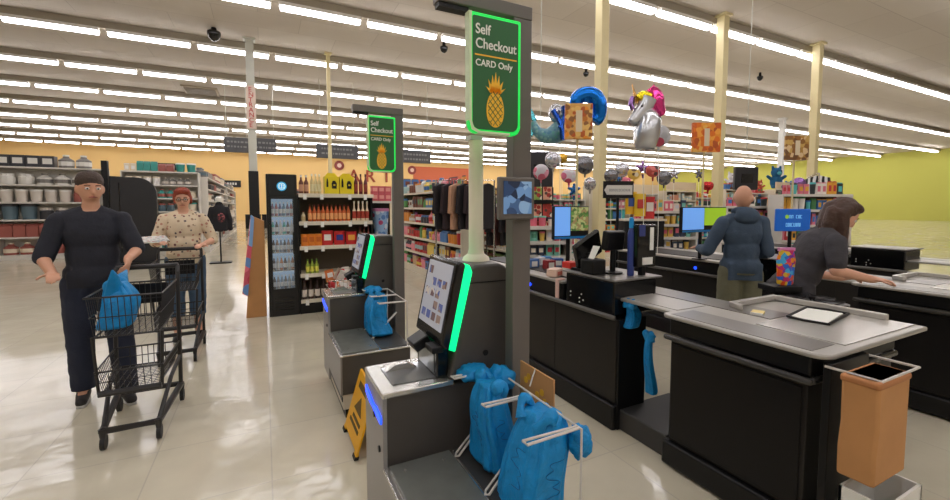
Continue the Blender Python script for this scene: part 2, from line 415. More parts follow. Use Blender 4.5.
# ------------------------------------------------------------ self checkout kiosks
def kiosk(x, y, label, pole):
    e = E('self_checkout_kiosk', (x, y, 0), label, 'self checkout kiosk', 'self checkout kiosks under green signs')
    # scanner cabinet
    MB().box(0, .57, .004, .31, .10, .745).build('scanner_cabinet', KG, e, bevel=.006)
    MB().box(-.006, .012, -.004, .312, .08, .745).build('side_panel', KL, e, bevel=.003)
    m = MB()
    for yy, zz in ((.13, .63), (.05, .52)): m.cone((-.012, yy, zz), (-.005, yy, zz), .013, n=12)
    m.build('side_slot', BLK, e)
    b = MB().prism([(.01, .668), (.09, .678), (.14, .672), (.19, .683), (.28, .70), (.28, .672), (.2, .655), (.145, .655), (.09, .645), (.01, .64)], -.013, -.005, 'x').build('blue_light_bar', BLUEL, e)
    # scanner top with stainless bed and glass
    MB().box(-.008, .30, -.006, .314, .745, .77).build('scanner_bed', STEEL, e, bevel=.006)
    MB().box(.05, .24, .05, .25, .77, .774).build('scan_glass', pm('scan_glass', (120, 122, 122), .06), e, bevel=.002)
    MB().prism([(.06, .774), (.10, .80), (.16, .80), (.20, .774)], .19, .23, 'y').build('glass_frame', STEEL, e)
    m = MB().box(.235, .29, .03, .285, .77, .90); m.build('upright_scanner', BLKG, e, bevel=.006)
    MB().box(.232, .236, .06, .255, .785, .885).build('upright_glass', pm('mirror_glass', (150, 156, 160), .06, metal=.5), e)
    # tower
    tp = [(.28, .77), (.57, .77), (.57, 1.20), (.555, 1.235), (.52, 1.25), (.40, 1.25), (.38, 1.235), (.305, .885)]
    MB().prism(tp, 0, .30, 'y').build('tower', KG, e, bevel=.012, seg=3)
    MB().box(.37, .572, -.003, .303, 1.172, 1.176).build('tower_seam', BLK, e)
    MB().cone((.45, .002, .862), (.45, -.004, .862), .013, n=16).build('speaker_hole', BLK, e)
    MB().prism([(.268, .905), (.303, .888), (.384, 1.222), (.372, 1.252), (.345, 1.262)], -.012, .305, 'y').build('green_light_band', GREENL, e, bevel=.006)
    MB().prism([(.236, .925), (.27, .90), (.349, 1.257), (.325, 1.272), (.31, 1.268)], -.02, .31, 'y').build('touch_screen', BLKG, e, bevel=.008)
    # display face on the slanted front
    a = Vector((.236, 0, .925)); bb = Vector((.31, 0, 1.268)); u = (bb-a).normalized(); n = Vector((-u.z, 0, u.x))
    def fp(t, yy, off=.004): p = a+(bb-a)*t+n*off; return (p.x, yy, p.z)
    MB().add([fp(.14, .01), fp(.95, .01), fp(.95, .28), fp(.14, .28), fp(.14, .01, 0), fp(.95, .01, 0), fp(.95, .28, 0), fp(.14, .28, 0)],
             [(0, 1, 2, 3), (4, 7, 6, 5), (0, 4, 5, 1), (1, 5, 6, 2), (2, 6, 7, 3), (3, 7, 4, 0)]).build('display', pm('display_pale', (168, 170, 178), .15, emit=.35), e, smooth=False)
    m = MB(); random.seed(4)
    for r in range(5):
        for c_ in range(4):
            if random.random() < .75:
                t0 = .22+r*.14; y0 = .03+c_*.06
                m.add([fp(t0, y0, .006), fp(t0+.1, y0, .006), fp(t0+.1, y0+.045, .006), fp(t0, y0+.045, .006)], [(0, 1, 2, 3)])
    m.build('display_tiles', spots('tile_cols', (120, 120, 150), [(110, 90, 90), (90, 100, 150), (190, 180, 170), (140, 120, 110)], 22, .8, .2, .3), e, smooth=False)
    MB().box(.16, .235, .10, .2, .885, .93, Matrix.Rotation(-.5, 3, 'Y')).build('card_reader', BLK, e, bevel=.006)
    MB().box(.20, .25, -.01, .08, .895, .92).build('receipt_slot', BLK, e, bevel=.004)
    # bagging tray
    MB().box(0, .498, -.60, -.002, .185, .455).build('bagging_cabinet', KG, e, bevel=.005)
    MB().box(-.006, .008, -.60, 0, .185, .46).build('tray_side_panel', KL, e)
    MB().box(-.008, .502, -.608, -.008, .455, .468).build('tray_rim', STEEL, e, bevel=.004)
    MB().box(.012, .27, -.585, -.02, .468, .482).build('scale_plate', TRAY, e, bevel=.004)
    MB().box(.285, .495, -.585, -.02, .468, .474).build('bag_platform', pm('tray_dark', (74, 74, 72), .35, metal=.3), e, bevel=.003)
    m = MB()
    for xx, yy in ((.06, -.08), (.22, -.08), (.06, -.52), (.22, -.52)): m.cone((xx, yy, .482), (xx, yy, .486), .006, n=8)
    m.build('plate_screws', STEEL, e)
    MB().box(.01, .495, -.59, .29, .075, .185).build('base_band', pm('base_band_tan', (206, 196, 176), .5), e, bevel=.004)
    MB().box(.0045, .01, -.58, .28, .13, .16).build('bumper_strip', BLK, e)
    MB().box(.03, .48, -.56, .27, 0, .075).build('plinth', BLK, e)
    if pole:
        p = MB().lathe([(.065, 1.25), (.06, 1.265), (.04, 1.28), (.034, 1.30), (.034, 1.80)], (.48, .15, 0), 20).build('light_pole', pm('pole_cream', (240, 230, 206), .5), e)
        MB().box(.44, .5, .12, .18, 1.8, 1.82).build('pole_cap', GREYP, p)
    # bag rack wires: back rail, three arms, low loops
    m = MB(); zt = .80; xr = .475
    m.tube([(xr, -.04, .47), (xr, -.04, zt), (xr, -.60, zt), (xr, -.60, .47)], .0045)
    for yy in (-.06, -.33, -.59):
        m.tube([(xr, yy, zt), (.27, yy-.012, zt+.004), (.262, yy, zt+.012), (.27, yy+.012, zt+.004), (xr, yy+.012, zt)], .0045)
    for yy in (-.07, -.33):
        m.tube([(xr, yy, .66), (.285, yy-.012, .482), (.275, yy+.0, .478), (.285, yy+.014, .482), (xr, yy+.014, .66)], .0045)
    m.build('bag_rack', WIRE, e)
    return e
def gantry(x, y, label, tv, uid):
    e = E('sign_gantry', (x, y, 0), label, 'sign gantry', 'sign gantries of the self checkouts')
    MB().box(-.043, .043, -.03, .03, .012, 2.252).build('post', GANTRY, e, bevel=.004)
    MB().box(-.365, .044, -.031, .031, 2.252, 2.305).build('arm', GANTRY, e, bevel=.004)
    MB().box(-.36, -.24, -.02, .02, 2.235, 2.252).build('arm_channel', BLK, e)
    MB().box(-.05, .07, -.035, .05, 0, .012).build('foot_plate', GANTRY, e)
    x0, x1, z0, z1 = -.258, -.032, 1.778, 2.222
    def rr(a0, a1, b0, b1, r):
        P = []
        for cx, cz, s in ((a1-r, b0+r, -90), (a1-r*.2, b1-r*.2, 0), (a0+r*.2, b1-r*.2, 90), (a0+r, b0+r, 180)):
            q = r if cz < (b0+b1)/2 else r*.2
            P += [(cx+q*math.cos(R_(s+t)), cz+q*math.sin(R_(s+t))) for t in (0, 22, 45, 68, 90)]
        return P
    sg = MB().prism(rr(x0, x1, z0, z1, .035), -.062, -.035, 'y').build('sign_box', GREENE if True else WHITE, e, bevel=.003)
    MB().prism(rr(x0+.014, x1-.014, z0+.014, z1-.014, .028), -.066, -.0615, 'y').build('sign_face', SIGNG, sg, smooth=False)
    MB().prism([(x0-.001, z0+.05), (x0+.008, z0+.05), (x0+.02, z0+.02), (x0+.045, z0+.008), (x1-.05, z0+.008), (x1-.05, z0-.001), (x0+.04, z0-.001), (x0+.01, z0+.012)], -.065, -.034, 'y').build('pale_border', pm('pale_border', (214, 232, 190), .5), sg)
    MB().box(x0-.003, x0+.009, -.068, -.034, z0+.045, z1-.002).build('pale_edge', pm('pale_border', (214, 232, 190), .5), sg)
    text('lettering', 'Self\nCheckout', .052, WHITE, sg, (x0+.024, -.067, z1-.078), RF, .001, sx=.86)
    MB().box(x0+.022, x1-.022, -.0675, -.066, z1-.158, z1-.153).build('underline', GOLD, sg)
    text('lettering', 'CARD Only', .034, WHITE, sg, (x0+.024, -.067, z1-.195), RF, .001, sx=.95)
    # pineapple emblem
    cx, cz = (x0+x1)/2-.004, z0+.095
    P = [(cx+.038*math.cos(t)*(1-.12*math.sin(t)), cz+.07*math.sin(t)) for t in [2*PI*i/28 for i in range(28)]]
    em = MB().prism(P, -.068, -.066, 'y').build('pineapple', GOLD, sg, smooth=False)
    m = MB()
    for s_, l, h in ((-1, .048, .03), (1, .048, .03), (-1, .036, .062), (1, .036, .062), (-1, .016, .085), (1, .016, .085), (0, 0, .10), (-1, .03, .008), (1, .03, .008)):
        l *= .9; h *= .8; bx = cx+s_*.01; bz = cz+.058
        m.prism([(bx-.012, bz), (bx+.012, bz), (cx+s_*l+.002, bz+h)], -.068, -.066, 'y')
    m.build('pineapple_leaves', GOLD, em, smooth=False)
    m = MB()
    for k in range(-5, 6):
        for s_ in (-1, 1):
            pts = []
            for t in [i/16 for i in range(17)]:
                px = -.042+.084*t; pz = s_*(px*1.15)+k*.026
                if (px/.037)**2+(pz/.068)**2 < 1: pts.append((cx+px, -.0684, cz+pz))
            if len(pts) > 1: m.tube(pts, .0016, 4)
    m.build('pineapple_grid', SIGNG, em, smooth=False)
    if tv:
        t = MB().box(-.125, .04, -.062, -.034, 1.447, 1.617).build('monitor', GANTRY, e, bevel=.006)
        MB().box(-.108, .023, -.065, -.061, 1.47, 1.60).build('monitor_screen', spots('cctv', (58, 84, 120), [(40, 60, 92), (96, 130, 170), (30, 40, 60), (120, 150, 180)], 24, .7, .2, .5), t, smooth=False)
    return e
KX, KY = .40, 1.60
kiosk(KX, KY, 'nearest grey self checkout kiosk with green lit touch screen and cream pole', True)
kiosk(KX+.05, KY+1.97, 'farther grey self checkout kiosk standing in front of the bottle rack', False)
gantry(.955, 1.505, 'nearest tall grey gantry with small security monitor and large green pineapple sign', True, 1)
gantry(1.012, 3.475, 'farther grey gantry with smaller looking green pineapple sign near the centre left', False, 2)

# hanging card at the near kiosk
b = E('price_card', (.935, 1.22, .72), 'tan hanging card with yellow marks behind the near blue bags', 'sign card')
MB().box(-.004, .004, 0, .225, 0, .145).build('card', KRAFT, b, bevel=.002)
m = MB()
for yy, zz in ((.05, .04), (.07, .07), (.1, .05), (.16, .10), (.18, .08)): m.cone((-.006, yy, zz), (-.004, yy, zz), .014, n=7)
m.build('yellow_marks', pm('card_yellow', (224, 170, 40), .6), b)
MB().tube([(0, .12, .145), (-.02, .11, .12), (-.04, .10, .09)], .003).build('clip', WIRE, b)

# blue reusable bags on the racks
def ragbag(name, cx, cy, z0, z1, rx, ry, seed, label, lean=0, grp='blue plastic bags hanging on the kiosk racks', peaks=False):
    e = E(name, (cx, cy, z0), label, 'plastic bag', grp)
    h = z1-z0; U, V = 72, 40
    def P(j, i, k=1):
        t = j/V; th = 2*PI*i/U
        w_ = 1.06-.34*t-.16*max(0, (t-.6)/.4)**2+.05*math.sin(t*5+seed)       # narrows toward the arms
        if t < .05: w_ *= .9+2*t
        c, s_ = math.cos(th), math.sin(th)
        x_ = math.copysign(abs(c)**.55, c); y_ = math.copysign(abs(s_)**.55, s_)
        pl = abs(math.sin(4.5*th+seed+1.2*t)); fold = .20*(pl-.6)*(.45+.8*t)+.07*abs(math.sin(9.5*th-seed*2+3*t))-.03+.12*noise.noise(Vector((c*1.6, s_*1.6, t*2.2+seed)))
        return (x_*rx*w_*(1+fold)*k+lean*t+.02*math.sin(t*4+seed), y_*ry*w_*(1+fold*.7)*k, t*h)
    vs = [P(j, i) for j in range(V+1) for i in range(U)]
    fs = [(j*U+i, j*U+(i+1) % U, (j+1)*U+(i+1) % U, (j+1)*U+i) for j in range(V) for i in range(U)]
    fs += [tuple(range(U))[::-1], tuple(range(V*U, V*U+U))]
    MB().add(vs, fs).build('bag_body', BAG, e, angle=80)
    for s_ in (-1, 1):
        m = MB()
        pts = [(lean+rx*.35*math.cos(a)-.01, s_*ry*.45+ry*.25*math.sin(a)*s_, h-.03+.05*math.sin(a)) for a in [PI*k/10 for k in range(11)]]
        m.tube(pts, lambda t: .022+.008*math.sin(t*9+seed), 10, flat=.6); m.build('bag_handle', BAG, e, angle=80)
    if peaks:
        for s_, dz in ((-1, .10), (1, .06)):
            MB().tube([(0, s_*ry*.45, h-.06), (.01, s_*ry*.8, h+dz*.4), (.02, s_*ry*1.3, h+dz)], lambda t: .055*(1-t)+.006, 12, flat=.5).build('bag_handle', BAG, e, angle=80)
    random.seed(int(seed*10))
    for side in (0, 1):
        pts = []
        for q in range(40):
            t = .25+.4*q/39
            a = math.sin(q*.55+seed)*.045+math.sin(q*.17)*.06
            p = P(t*V, U*((.5 if side else .75)+a*.3), 1.015)
            pts.append(p)
        MB().tube(pts, .0016, 4, flat=.4).build('bag_print', BAGP, e)
    return e
ragbag('plastic_bag', .775, 1.42, .50, .81, .07, .105, 1.3, 'blue plastic bag hanging on the near rack, closest to the touch screen', .02)
ragbag('plastic_bag', .80, 1.15, .482, .80, .082, .11, 4.1, 'blue plastic bag hanging on the near rack at its outer end, lowest in the photo', .02)
ragbag('plastic_bag', .80, 3.36, .49, .79, .085, .14, 2.6, 'blue plastic bag hanging on the rack of the farther kiosk', .0)
# bunched top of the first stack hanging over its arm
def lump(x, y, z, r, seed, label, rz=0):
    e = E('folded_plastic_bag', (x, y, z), label, 'plastic bag', 'spare blue bags bunched on the racks', rz)
    def fn(d): return 1+.25*noise.noise(d*2+Vector((seed, 0, 0)))+.14*noise.noise(d*5+Vector((0, seed, 0)))
    MB().ell((0, 0, 0), r, None, 28, 18, fn).build('bag_bundle', BAG, e, angle=80)
    return e
lump(.775, 1.56, .80, (.07, .055, .034), 2, 'spare blue bag bunched flat over the first arm of the near rack')
lump(.875, 1.50, .785, (.05, .07, .045), 5, 'spare blue bag bunched beside the tan hanging card')
lump(.905, 1.04, .735, (.035, .04, .055), 9, 'small folded blue bag flap at the outer end of the near rack')
lump(.80, 3.52, .80, (.07, .06, .035), 7, 'spare blue bag bunched over the first arm of the farther rack')

# wet floor sign
wf = E('wet_floor_sign', (.565, 2.66, 0), 'yellow wet floor sign standing between the two kiosks', 'wet floor sign'); wf.scale = (1.1, 1.35, .62)
YEL = pm('sign_yellow', (238, 176, 22), .45)
def leaf(s_):
    m = MB()
    R = Matrix.Rotation(.17*s_, 3, 'Y')
    pv = (0, 0, .64)
    m.box(-.006, .006, -.15, .15, .05, .64, R, pv)
    m.box(-.008, .008, -.15, -.11, .0, .06, R, pv); m.box(-.008, .008, .11, .15, 0, .06, R, pv)
    o = m.build('sign_leaf', YEL, wf, bevel=.003)
    m = MB()
    m.box(-.009*1, .009, -.09, .09, .50, .56, R, pv); m.box(-.009, .009, -.09, .09, .17, .2, R, pv); m.box(-.009, .009, -.09, .06, .23, .26, R, pv)
    m.prism([(-.07, .31), (.07, .31), (0, .45)], -.009, .009, 'x')
    vs = [R @ (Vector(v)-Vector(pv))+Vector(pv) for v in m.v[-6:]]; m.v[-6:] = [tuple(v) for v in vs]
    m.build('dark_print', pm('sign_print', (92, 70, 20), .6), o)
    m = MB()
    for yy in (-.13, .13): m.box(-.012, .012, yy-.022, yy+.022, 0, .03, R, pv)
    m.build('rubber_foot', BLK, o)
leaf(-1); leaf(1)
MB().box(-.014, .014, -.06, .06, .62, .66).build('hinge_handle', YEL, wf, bevel=.004)

# ------------------------------------------------------------ real place of a thing seen at a pixel, at distance F along the view
_fh = Vector((math.sin(YAW), math.cos(YAW), 0)); _r = Vector((math.cos(YAW), -math.sin(YAW), 0))
_F = _fh*math.cos(PITCH)+Vector((0, 0, -math.sin(PITCH))); _U = _r.cross(_F)
def at(px, py, F): return Vector((0, 0, 1.5))+(_F*FPX+_r*(px-475)-_U*(py-233))*(F/FPX)
def atY(px, py, Y): d = _F*FPX+_r*(px-475)-_U*(py-233); return Vector((0, 0, 1.5))+d*(Y/d.y)

# ------------------------------------------------------------ cashier lanes
EDGE = pm('counter_edge', (176, 172, 164), .35, metal=.3)
PLATE = pm('counter_plate', (128, 124, 118), .3, metal=.35, var=.05)
LPLATE = pm('counter_light_plate', (196, 192, 184), .25, metal=.35, bump=.04, bscale=20)
TRIM = pm('counter_trim', (66, 65, 63), .25)
def lane(X, near_label, far_label, full=True):
    # near bagging end
    e = E('bagging_counter', (X, 0, 0), near_label, 'checkout counter', 'bagging ends of the cashier lanes')
    MB().box(.01, .80, .94, 1.625, .15, .74).build('counter_body', LAM, e, bevel=.006)
    MB().box(.0, .012, .96, 1.61, .17, .72).build('front_panel', pm('laminate_panel', (25, 23, 22), .4, var=.04, spec=.25), e, bevel=.003)
    MB().box(-.022, .80, .925, 1.645, .012, .148).build('base_ledge', BLK, e, bevel=.012)
    MB().box(-.028, .0, .915, 1.65, .742, .772).build('trim_rail', TRIM, e, bevel=.012, seg=3)
    MB().box(.0, .0+.8, .915, .94, .742, .772).build('end_rail', TRIM, e, bevel=.01, seg=3)
    MB().box(.0, .80, .93, 1.63, .772, .864).build('fascia', BLKG if False else BLK, e, bevel=.01)
    P = [(-.03+.07+.07*math.cos(R_(t)), .86+.07+.07*math.sin(R_(t))) for t in range(180, 271, 15)]+[(.95, .86), (.95, 1.64), (.62, 1.64), (.62, 2.62), (.06, 2.62), (.06, 1.67), (-.0, 1.67), (-.03, 1.64)]
    MB().prism(P, .866, .888).build('countertop', EDGE, e, bevel=.007)
    MB().box(.0, .19, .93, 1.62, .888, .890).build('counter_plate', PLATE, e)
    MB().box(.10, .36, 1.66, 2.60, .888, .891).build('slide_plate', EDGE, e)
    MB().box(.38, .60, 1.3, 2.60, .888, .891).build('dark_plate', PLATE, e)
    MB().box(.21, .93, .9, 1.28, .888, .892).build('bright_plate', LPLATE, e, bevel=.002)
    t = MB(); t.prism([(.42, 1.50), (.46, 1.58), (.92, 1.58), (.92, 1.0), (.89, 1.0), (.89, 1.55), (.49, 1.55), (.44, 1.48)], .89, .925); t.build('raised_lip', LPLATE, e, bevel=.006)
    MB().box(.04, .56, 1.66, 2.06, .0, .14).build('floor_box', pm('floor_box', (58, 57, 56), .5), e, bevel=.008)
    # far end
    e = E('cashier_counter', (X, 0, 0), far_label, 'checkout counter', 'cashier ends of the cashier lanes')
    MB().box(.01, .26, 2.045, 4.2, .175, .748).build('counter_body', LAM, e, bevel=.006)
    MB().box(.26, .80, 2.80, 4.2, .02, .748).build('inner_body', BLK, e)
    MB().box(.02, .27, 2.028, 2.045, .0, .748).build('end_panel', BLK, e, bevel=.004)
    m = MB()
    for yy in (2.7, 3.35): m.box(.008, .011, yy-.002, yy+.002, .18, .745)
    m.build('panel_seam', BLK, e)
    MB().box(-.022, .26, 2.03, 4.2, .0, .172).build('base_ledge', BLK, e, bevel=.012)
    MB().box(-.03, .0, 2.03, 4.2, .748, .780).build('trim_rail', pm('trim_grey', (98, 95, 90), .3), e, bevel=.013, seg=3)
    MB().box(.012, .8, 2.60, 4.2, .765, .90).build('fascia', BLK, e, bevel=.004)
    MB().box(-.01, .85, 2.59, 4.2, .90, .922).build('countertop', EDGE, e, bevel=.006)
    MB().box(.12, .6, 2.62, 4.15, .922, .928).build('conveyor_belt', BLK, e)
    MB().cone((.012, 3.06, .82), (.004, 3.06, .82), .016, n=14).build('blue_lamp', BLUEL, e)
    # register stand
    g = MB().box(.0, .40, 2.06, 2.56, .765, 1.0); g.build('register_stand', BLKG, e, bevel=.012)
    MB().box(-.012, .44, 2.045, 2.585, 1.0, 1.014).build('stand_top', PLATE, e, bevel=.005)
    for yy, zz in ((2.50, .83), (2.50, .86), (2.40, .83), (2.38, .86), (2.40, .80), (2.36, .82)): MB().cone((.002, yy, zz), (-.003, yy, zz), .006, n=6).build('socket', WHITE, e)
    return e
LX = 2.06
lane(LX, 'black checkout lane bagging end nearest the camera, at lower right', 'black cashier counter with register stand directly right of the near kiosk')
lane(4.25, 'black bagging end of the second lane, behind the leaning cashier', 'black cashier counter of the second lane, behind the bald man')
lane(6.45, 'black bagging end of the third lane, far behind the cashier', 'black cashier counter of the third lane, beyond the bald man')

def screen(px0, px1, py0, py1, Y, z0, label, content, blueframe=True, grp='customer screens above the cashier lanes'):
    a = atY(px0, py0, Y); b = atY(px1, py1, Y); w_ = b.x-a.x; cx = (a.x+b.x)/2; zc = (a.z+b.z)/2; h = abs(a.z-b.z)
    e = E('customer_screen', (cx, Y, z0), label, 'screen', grp)
    zc -= z0
    MB().cone((0, .03, 0), (0, .03, zc), .018).build('screen_post', BLK, e)
    MB().box(-.06, .06, -.02, .08, 0, .01).build('post_foot', BLK, e)
    s_ = MB().box(-w_/2, w_/2, -.02, .02, zc-h/2, zc+h/2).build('screen_housing', BLK, e, bevel=.006)
    if content:
        MB().box(-w_/2+.006, -.02, -.023, -.02, zc-h/2+.03, zc+h/2-.01).build('blue_panel', pm('screen_blue', (104, 156, 226), .3, emit=.7), s_, smooth=False)
        MB().box(-.012, w_/2-.01, -.023, -.02, zc-h/2+.07, zc+h/2-.01).build('picture_panel', content, s_, smooth=False)
        MB().box(-w_/2+.004, w_/2-.004, -.023, -.02, zc-h/2+.003, zc-h/2+.022).build('blue_strip', pm('screen_strip', (16, 84, 130), .3, emit=.5), s_, smooth=False)
    return e, w_, h, zc
screen(553, 587, 206, 238, 2.90, .928, 'customer screen with blue and mottled green picture on the nearest lane', spots('green_photo', (110, 130, 70), [(70, 100, 50), (160, 165, 110), (140, 120, 80), (90, 130, 60)], 40, .8, .3, .5))
e_, w_, h_, zc_ = screen(681, 724, 207, 231, 2.95, .928, 'customer screen with blue and lime green panels left of the bald man', pm('lime_screen', (150, 190, 40), .3, emit=.5))
# lane sign, blue
a = at(774, 209, 5.1); b_ = at(811, 231, 5.1)
e = E('blue_lane_sign', ((a.x+b_.x)/2, (a.y+b_.y)/2, 0), 'bright blue lane sign with two lines of pale writing, left of the cashier', 'sign', rz=-.35)
zc = (a.z+b_.z)/2
MB().box(-.23, .23, -.015, .015, zc-.135, zc+.135).build('panel', pm('lane_blue', (12, 92, 186), .4, emit=.25), e, bevel=.01)
MB().cone((0, .03, 0), (0, .03, zc+.1), .02).build('post', BLK, e)
MB().lathe([(.14, 0), (.14, .02), (.03, .03)], (0, .03, 0)).build('base', BLK, e)
m = MB(); random.seed(5)
def glyphs(m, x0, x1, z, h, y):
    x = x0
    while x < x1:
        w2 = random.choice((.014, .018, .022))
        k = random.randint(0, 3)
        m.box(x, x+.005, y-.003, y, z, z+h)
        if k != 1: m.box(x, x+w2, y-.003, y, z+h-.006, z+h)
        if k != 2: m.box(x, x+w2, y-.003, y, z, z+.006)
        if k != 0: m.box(x+w2-.005, x+w2, y-.003, y, z, z+h)
        x += w2+.008
glyphs(m, -.06, .0, zc+.02, .04, -.015); glyphs(m, .03, .11, zc+.02, .04, -.015)
glyphs(m, -.10, .09, zc-.08, .045, -.015)
m.build('pale_writing', pm('pale_blue_print', (130, 200, 240), .4, emit=.4), e, smooth=False)
MB().cone((-.09, -.015, zc+.04), (-.09, -.02, zc+.04), .024, n=16).build('lime_dot', pm('lime_dot', (150, 200, 60), .4, emit=.3), e)

# hanging lane number boards
LS = spots('lane_board_print', (226, 170, 90), [(200, 120, 40), (238, 150, 40), (150, 96, 50), (240, 196, 110), (190, 90, 30)], 22, .62, .6)
LS2 = spots('lane_board_orange', (240, 150, 40), [(236, 120, 20), (250, 170, 60), (220, 100, 30), (246, 190, 90), (200, 90, 30)], 18, .7, .6)
LS3 = spots('lane_board_brown', (190, 140, 60), [(150, 100, 40), (210, 170, 90), (120, 80, 40), (230, 200, 150)], 18, .7, .6)
for (p0, p1, F, mt, num, l) in (((565, 104), (592, 139), 4.0, LS, '1', 'tan and brown printed lane board beside the mermaid balloon'), ((692, 123), (720, 152), 5.0, LS2, '2', 'bright orange printed lane board left of the second right column'),
                       ((785, 136), (808, 160), 5.6, LS3, '3', 'brown and gold printed lane board beside the rightmost cream column')):
    a = at(*p0, F); b_ = at(*p1, F); ww = (b_-a).xy.length; zc = (a.z+b_.z)/2; hh = abs(a.z-b_.z)
    e = E('lane_board', ((a.x+b_.x)/2, (a.y+b_.y)/2, 0), l, 'sign', rz=-YAW)
    MB().box(-ww/2, ww/2, -.02, .02, zc-hh/2, zc+hh/2).build('board', mt, e, bevel=.004)
    MB().box(-.03, .03, -.024, -.02, zc-hh*.3, zc+hh*.3).build('pale_mark', pm('board_pale', (232, 214, 180), .6), e, smooth=False)
    MB().cone((0, .035, .0), (0, .035, zc+hh/2), .012, n=8).build('pole', CREAM, e)
    MB().lathe([(.10, 0), (.10, .015), (.02, .03)], (0, .035, 0)).build('pole_base', BLK, e)

# equipment on the register stand (lane 1)
def stand_thing(name, x, y, label, cat): return E(name, (LX+x, y, 1.014), label, cat)
e = stand_thing('register_monitor', .12, 2.46, 'slanted black register monitor seen from the side on the nearest register stand', 'monitor')
MB().prism([(-.10, 0), (.10, 0), (.08, .02), (-.07, .02)], -.08, .08, 'x').build('foot', BLK, e)
MB().cone((0, 0, .02), (0, 0, .14), .025).build('neck', BLK, e)
MB().box(-.13, .13, -.02, .02, .06, .27, Matrix.Rotation(-.5, 3, 'Y') @ Matrix.Rotation(.3, 3, 'X')).build('screen_back', BLKG, e, bevel=.01)
e = stand_thing('register_display', .20, 2.28, 'black boxy register display on a stalk at the middle of the register stand', 'monitor')
MB().lathe([(.07, 0), (.07, .012), (.02, .02), (.018, .2)], n=16).build('stalk', BLK, e)
MB().box(-.085, .085, -.03, .03, .17, .31, Matrix.Rotation(.15, 3, 'X')).build('display_box', BLK, e, bevel=.01)
e = stand_thing('receipt_printer', .06, 2.33, 'low black receipt printer with a curling white receipt', 'printer')
MB().box(-.06, .06, -.07, .07, 0, .11).build('printer_body', BLK, e, bevel=.012)
MB().add([(-.02, -.03, .11), (-.02, .03, .11), (.03, .035, .2), (.03, -.035, .2), (-.019, -.03, .11), (-.019, .03, .11), (.032, .035, .2), (.032, -.035, .2)], [(0, 1, 2, 3), (7, 6, 5, 4), (0, 3, 7, 4), (1, 5, 6, 2), (2, 6, 7, 3)]).build('receipt', WHITE, e)
e = stand_thing('payment_terminal', .32, 2.12, 'tall black payment terminal with white papers at the end of the register stand', 'payment terminal')
MB().box(-.02, .02, -.015, .02, 0, .30).build('stalk', BLK, e, bevel=.004)
MB().box(-.08, .10, -.035, .02, .06, .36).build('terminal_body', BLKG, e, bevel=.012)
MB().box(.03, .065, -.038, -.035, .18, .34).build('white_slip', WHITE, e)
MB().box(-.04, .06, -.038, -.035, .08, .13).build('white_label', TAG_, e, bevel=.001)
MB().box(-.075, -.02, -.039, -.035, .28, .36).build('keypad', pm('keypad', (60, 70, 130), .4), e)
e = stand_thing('sanitizer_bottle', .24, 2.15, 'small bottle with bright blue cap behind the payment terminal', 'bottle')
MB().lathe([(.022, 0), (.024, .01), (.024, .3), (.012, .34)], n=14).build('bottle_body', pm('bottle_indigo', (54, 70, 140), .3), e)
MB().lathe([(.016, .335), (.016, .40), (.006, .41)], n=12).build('pump_cap', pm('cap_blue', (20, 150, 220), .4), e)
e = E('tissue_box', (LX+.18, 2.72, .928), 'white carton with red top beside the nearest lane screen', 'box')
MB().box(-.05, .05, -.05, .05, 0, .10).build('carton', TAG_, e, bevel=.003)
MB().box(-.052, .052, -.052, .052, .07, .12).build('red_top', pm('red_print2', (214, 50, 40), .5), e, bevel=.003)
e = E('snack_carton', (LX+.08, 2.80, .928), 'small pale pink carton lying on the nearest conveyor', 'box', rz=.5)
MB().box(-.07, .07, -.045, .045, 0, .06).build('carton', pm('pale_pink', (228, 196, 178), .6), e, bevel=.003)
MB().box(-.05, .05, -.046, -.045, .01, .04).build('print', pm('coral', (212, 110, 90), .6), e)
e = E('glove_box', (LX+.02, 2.64, .922), 'pinkish rag hanging over the counter edge beside the register stand', 'cloth')
MB().box(-.045, -.034, -.02, .02, -.14, .0).build('hanging_end', pm('rag_pink', (226, 190, 178), .8), e, bevel=.004)
MB().box(-.045, .02, -.022, .024, .0, .012).build('top_fold', pm('rag_pink', (226, 190, 178), .8), e, bevel=.004)
e['category'] = 'cloth'; e.name = 'hanging_rag'
random.seed(11)
for i, (x, y, c_, l) in enumerate(((.2, 3.3, (70, 110, 170), 'blue'), (.35, 3.4, (200, 200, 205), 'white'), (.28, 3.15, (150, 40, 44), 'dark red'), (.45, 3.25, (40, 80, 150), 'navy blue'), (.3, 3.6, (210, 120, 60), 'orange'), (.5, 3.5, (90, 150, 200), 'light blue'))):
    e = E('grocery_carton', (LX+x, y, .928), l+' grocery carton waiting on the nearest conveyor belt', 'box', 'groceries on the nearest conveyor', rz=random.uniform(-.5, .5))
    h = random.uniform(.05, .1)
    MB().box(-.05, .05, -.035, .035, 0, h).build('carton', pm('carton_%d' % i, c_, .5), e, bevel=.003)
    MB().box(-.03, .03, -.036, -.035, .01, h-.02).build('front_label', TAG_, e)
# on the near counter
e = E('clipboard_tray', (LX+.66, 1.20, .892), 'white paper in a black wire tray on the near countertop', 'tray', rz=.2)
MB().box(-.17, .15, -.07, .09, .006, .012).build('paper', WHITE, e)
MB().tube([(-.19, -.08, .01), (.17, -.09, .01), (.19, .0, .012), (.17, .1, .012), (-.17, .1, .012), (-.2, .02, .012)], .007, 6, closed=True).build('wire_rim', BLK, e)
e = E('yellow_pad', (LX+.44, 1.40, .8915), 'small yellow note pad on the near countertop', 'note pad', rz=.4)
MB().box(-.05, .05, -.03, .03, 0, .01).build('pad', pm('pad_yellow', (236, 214, 140), .6), e)
MB().box(-.052, -.04, -.031, .031, 0, .012).build('binding', TAG_, e)
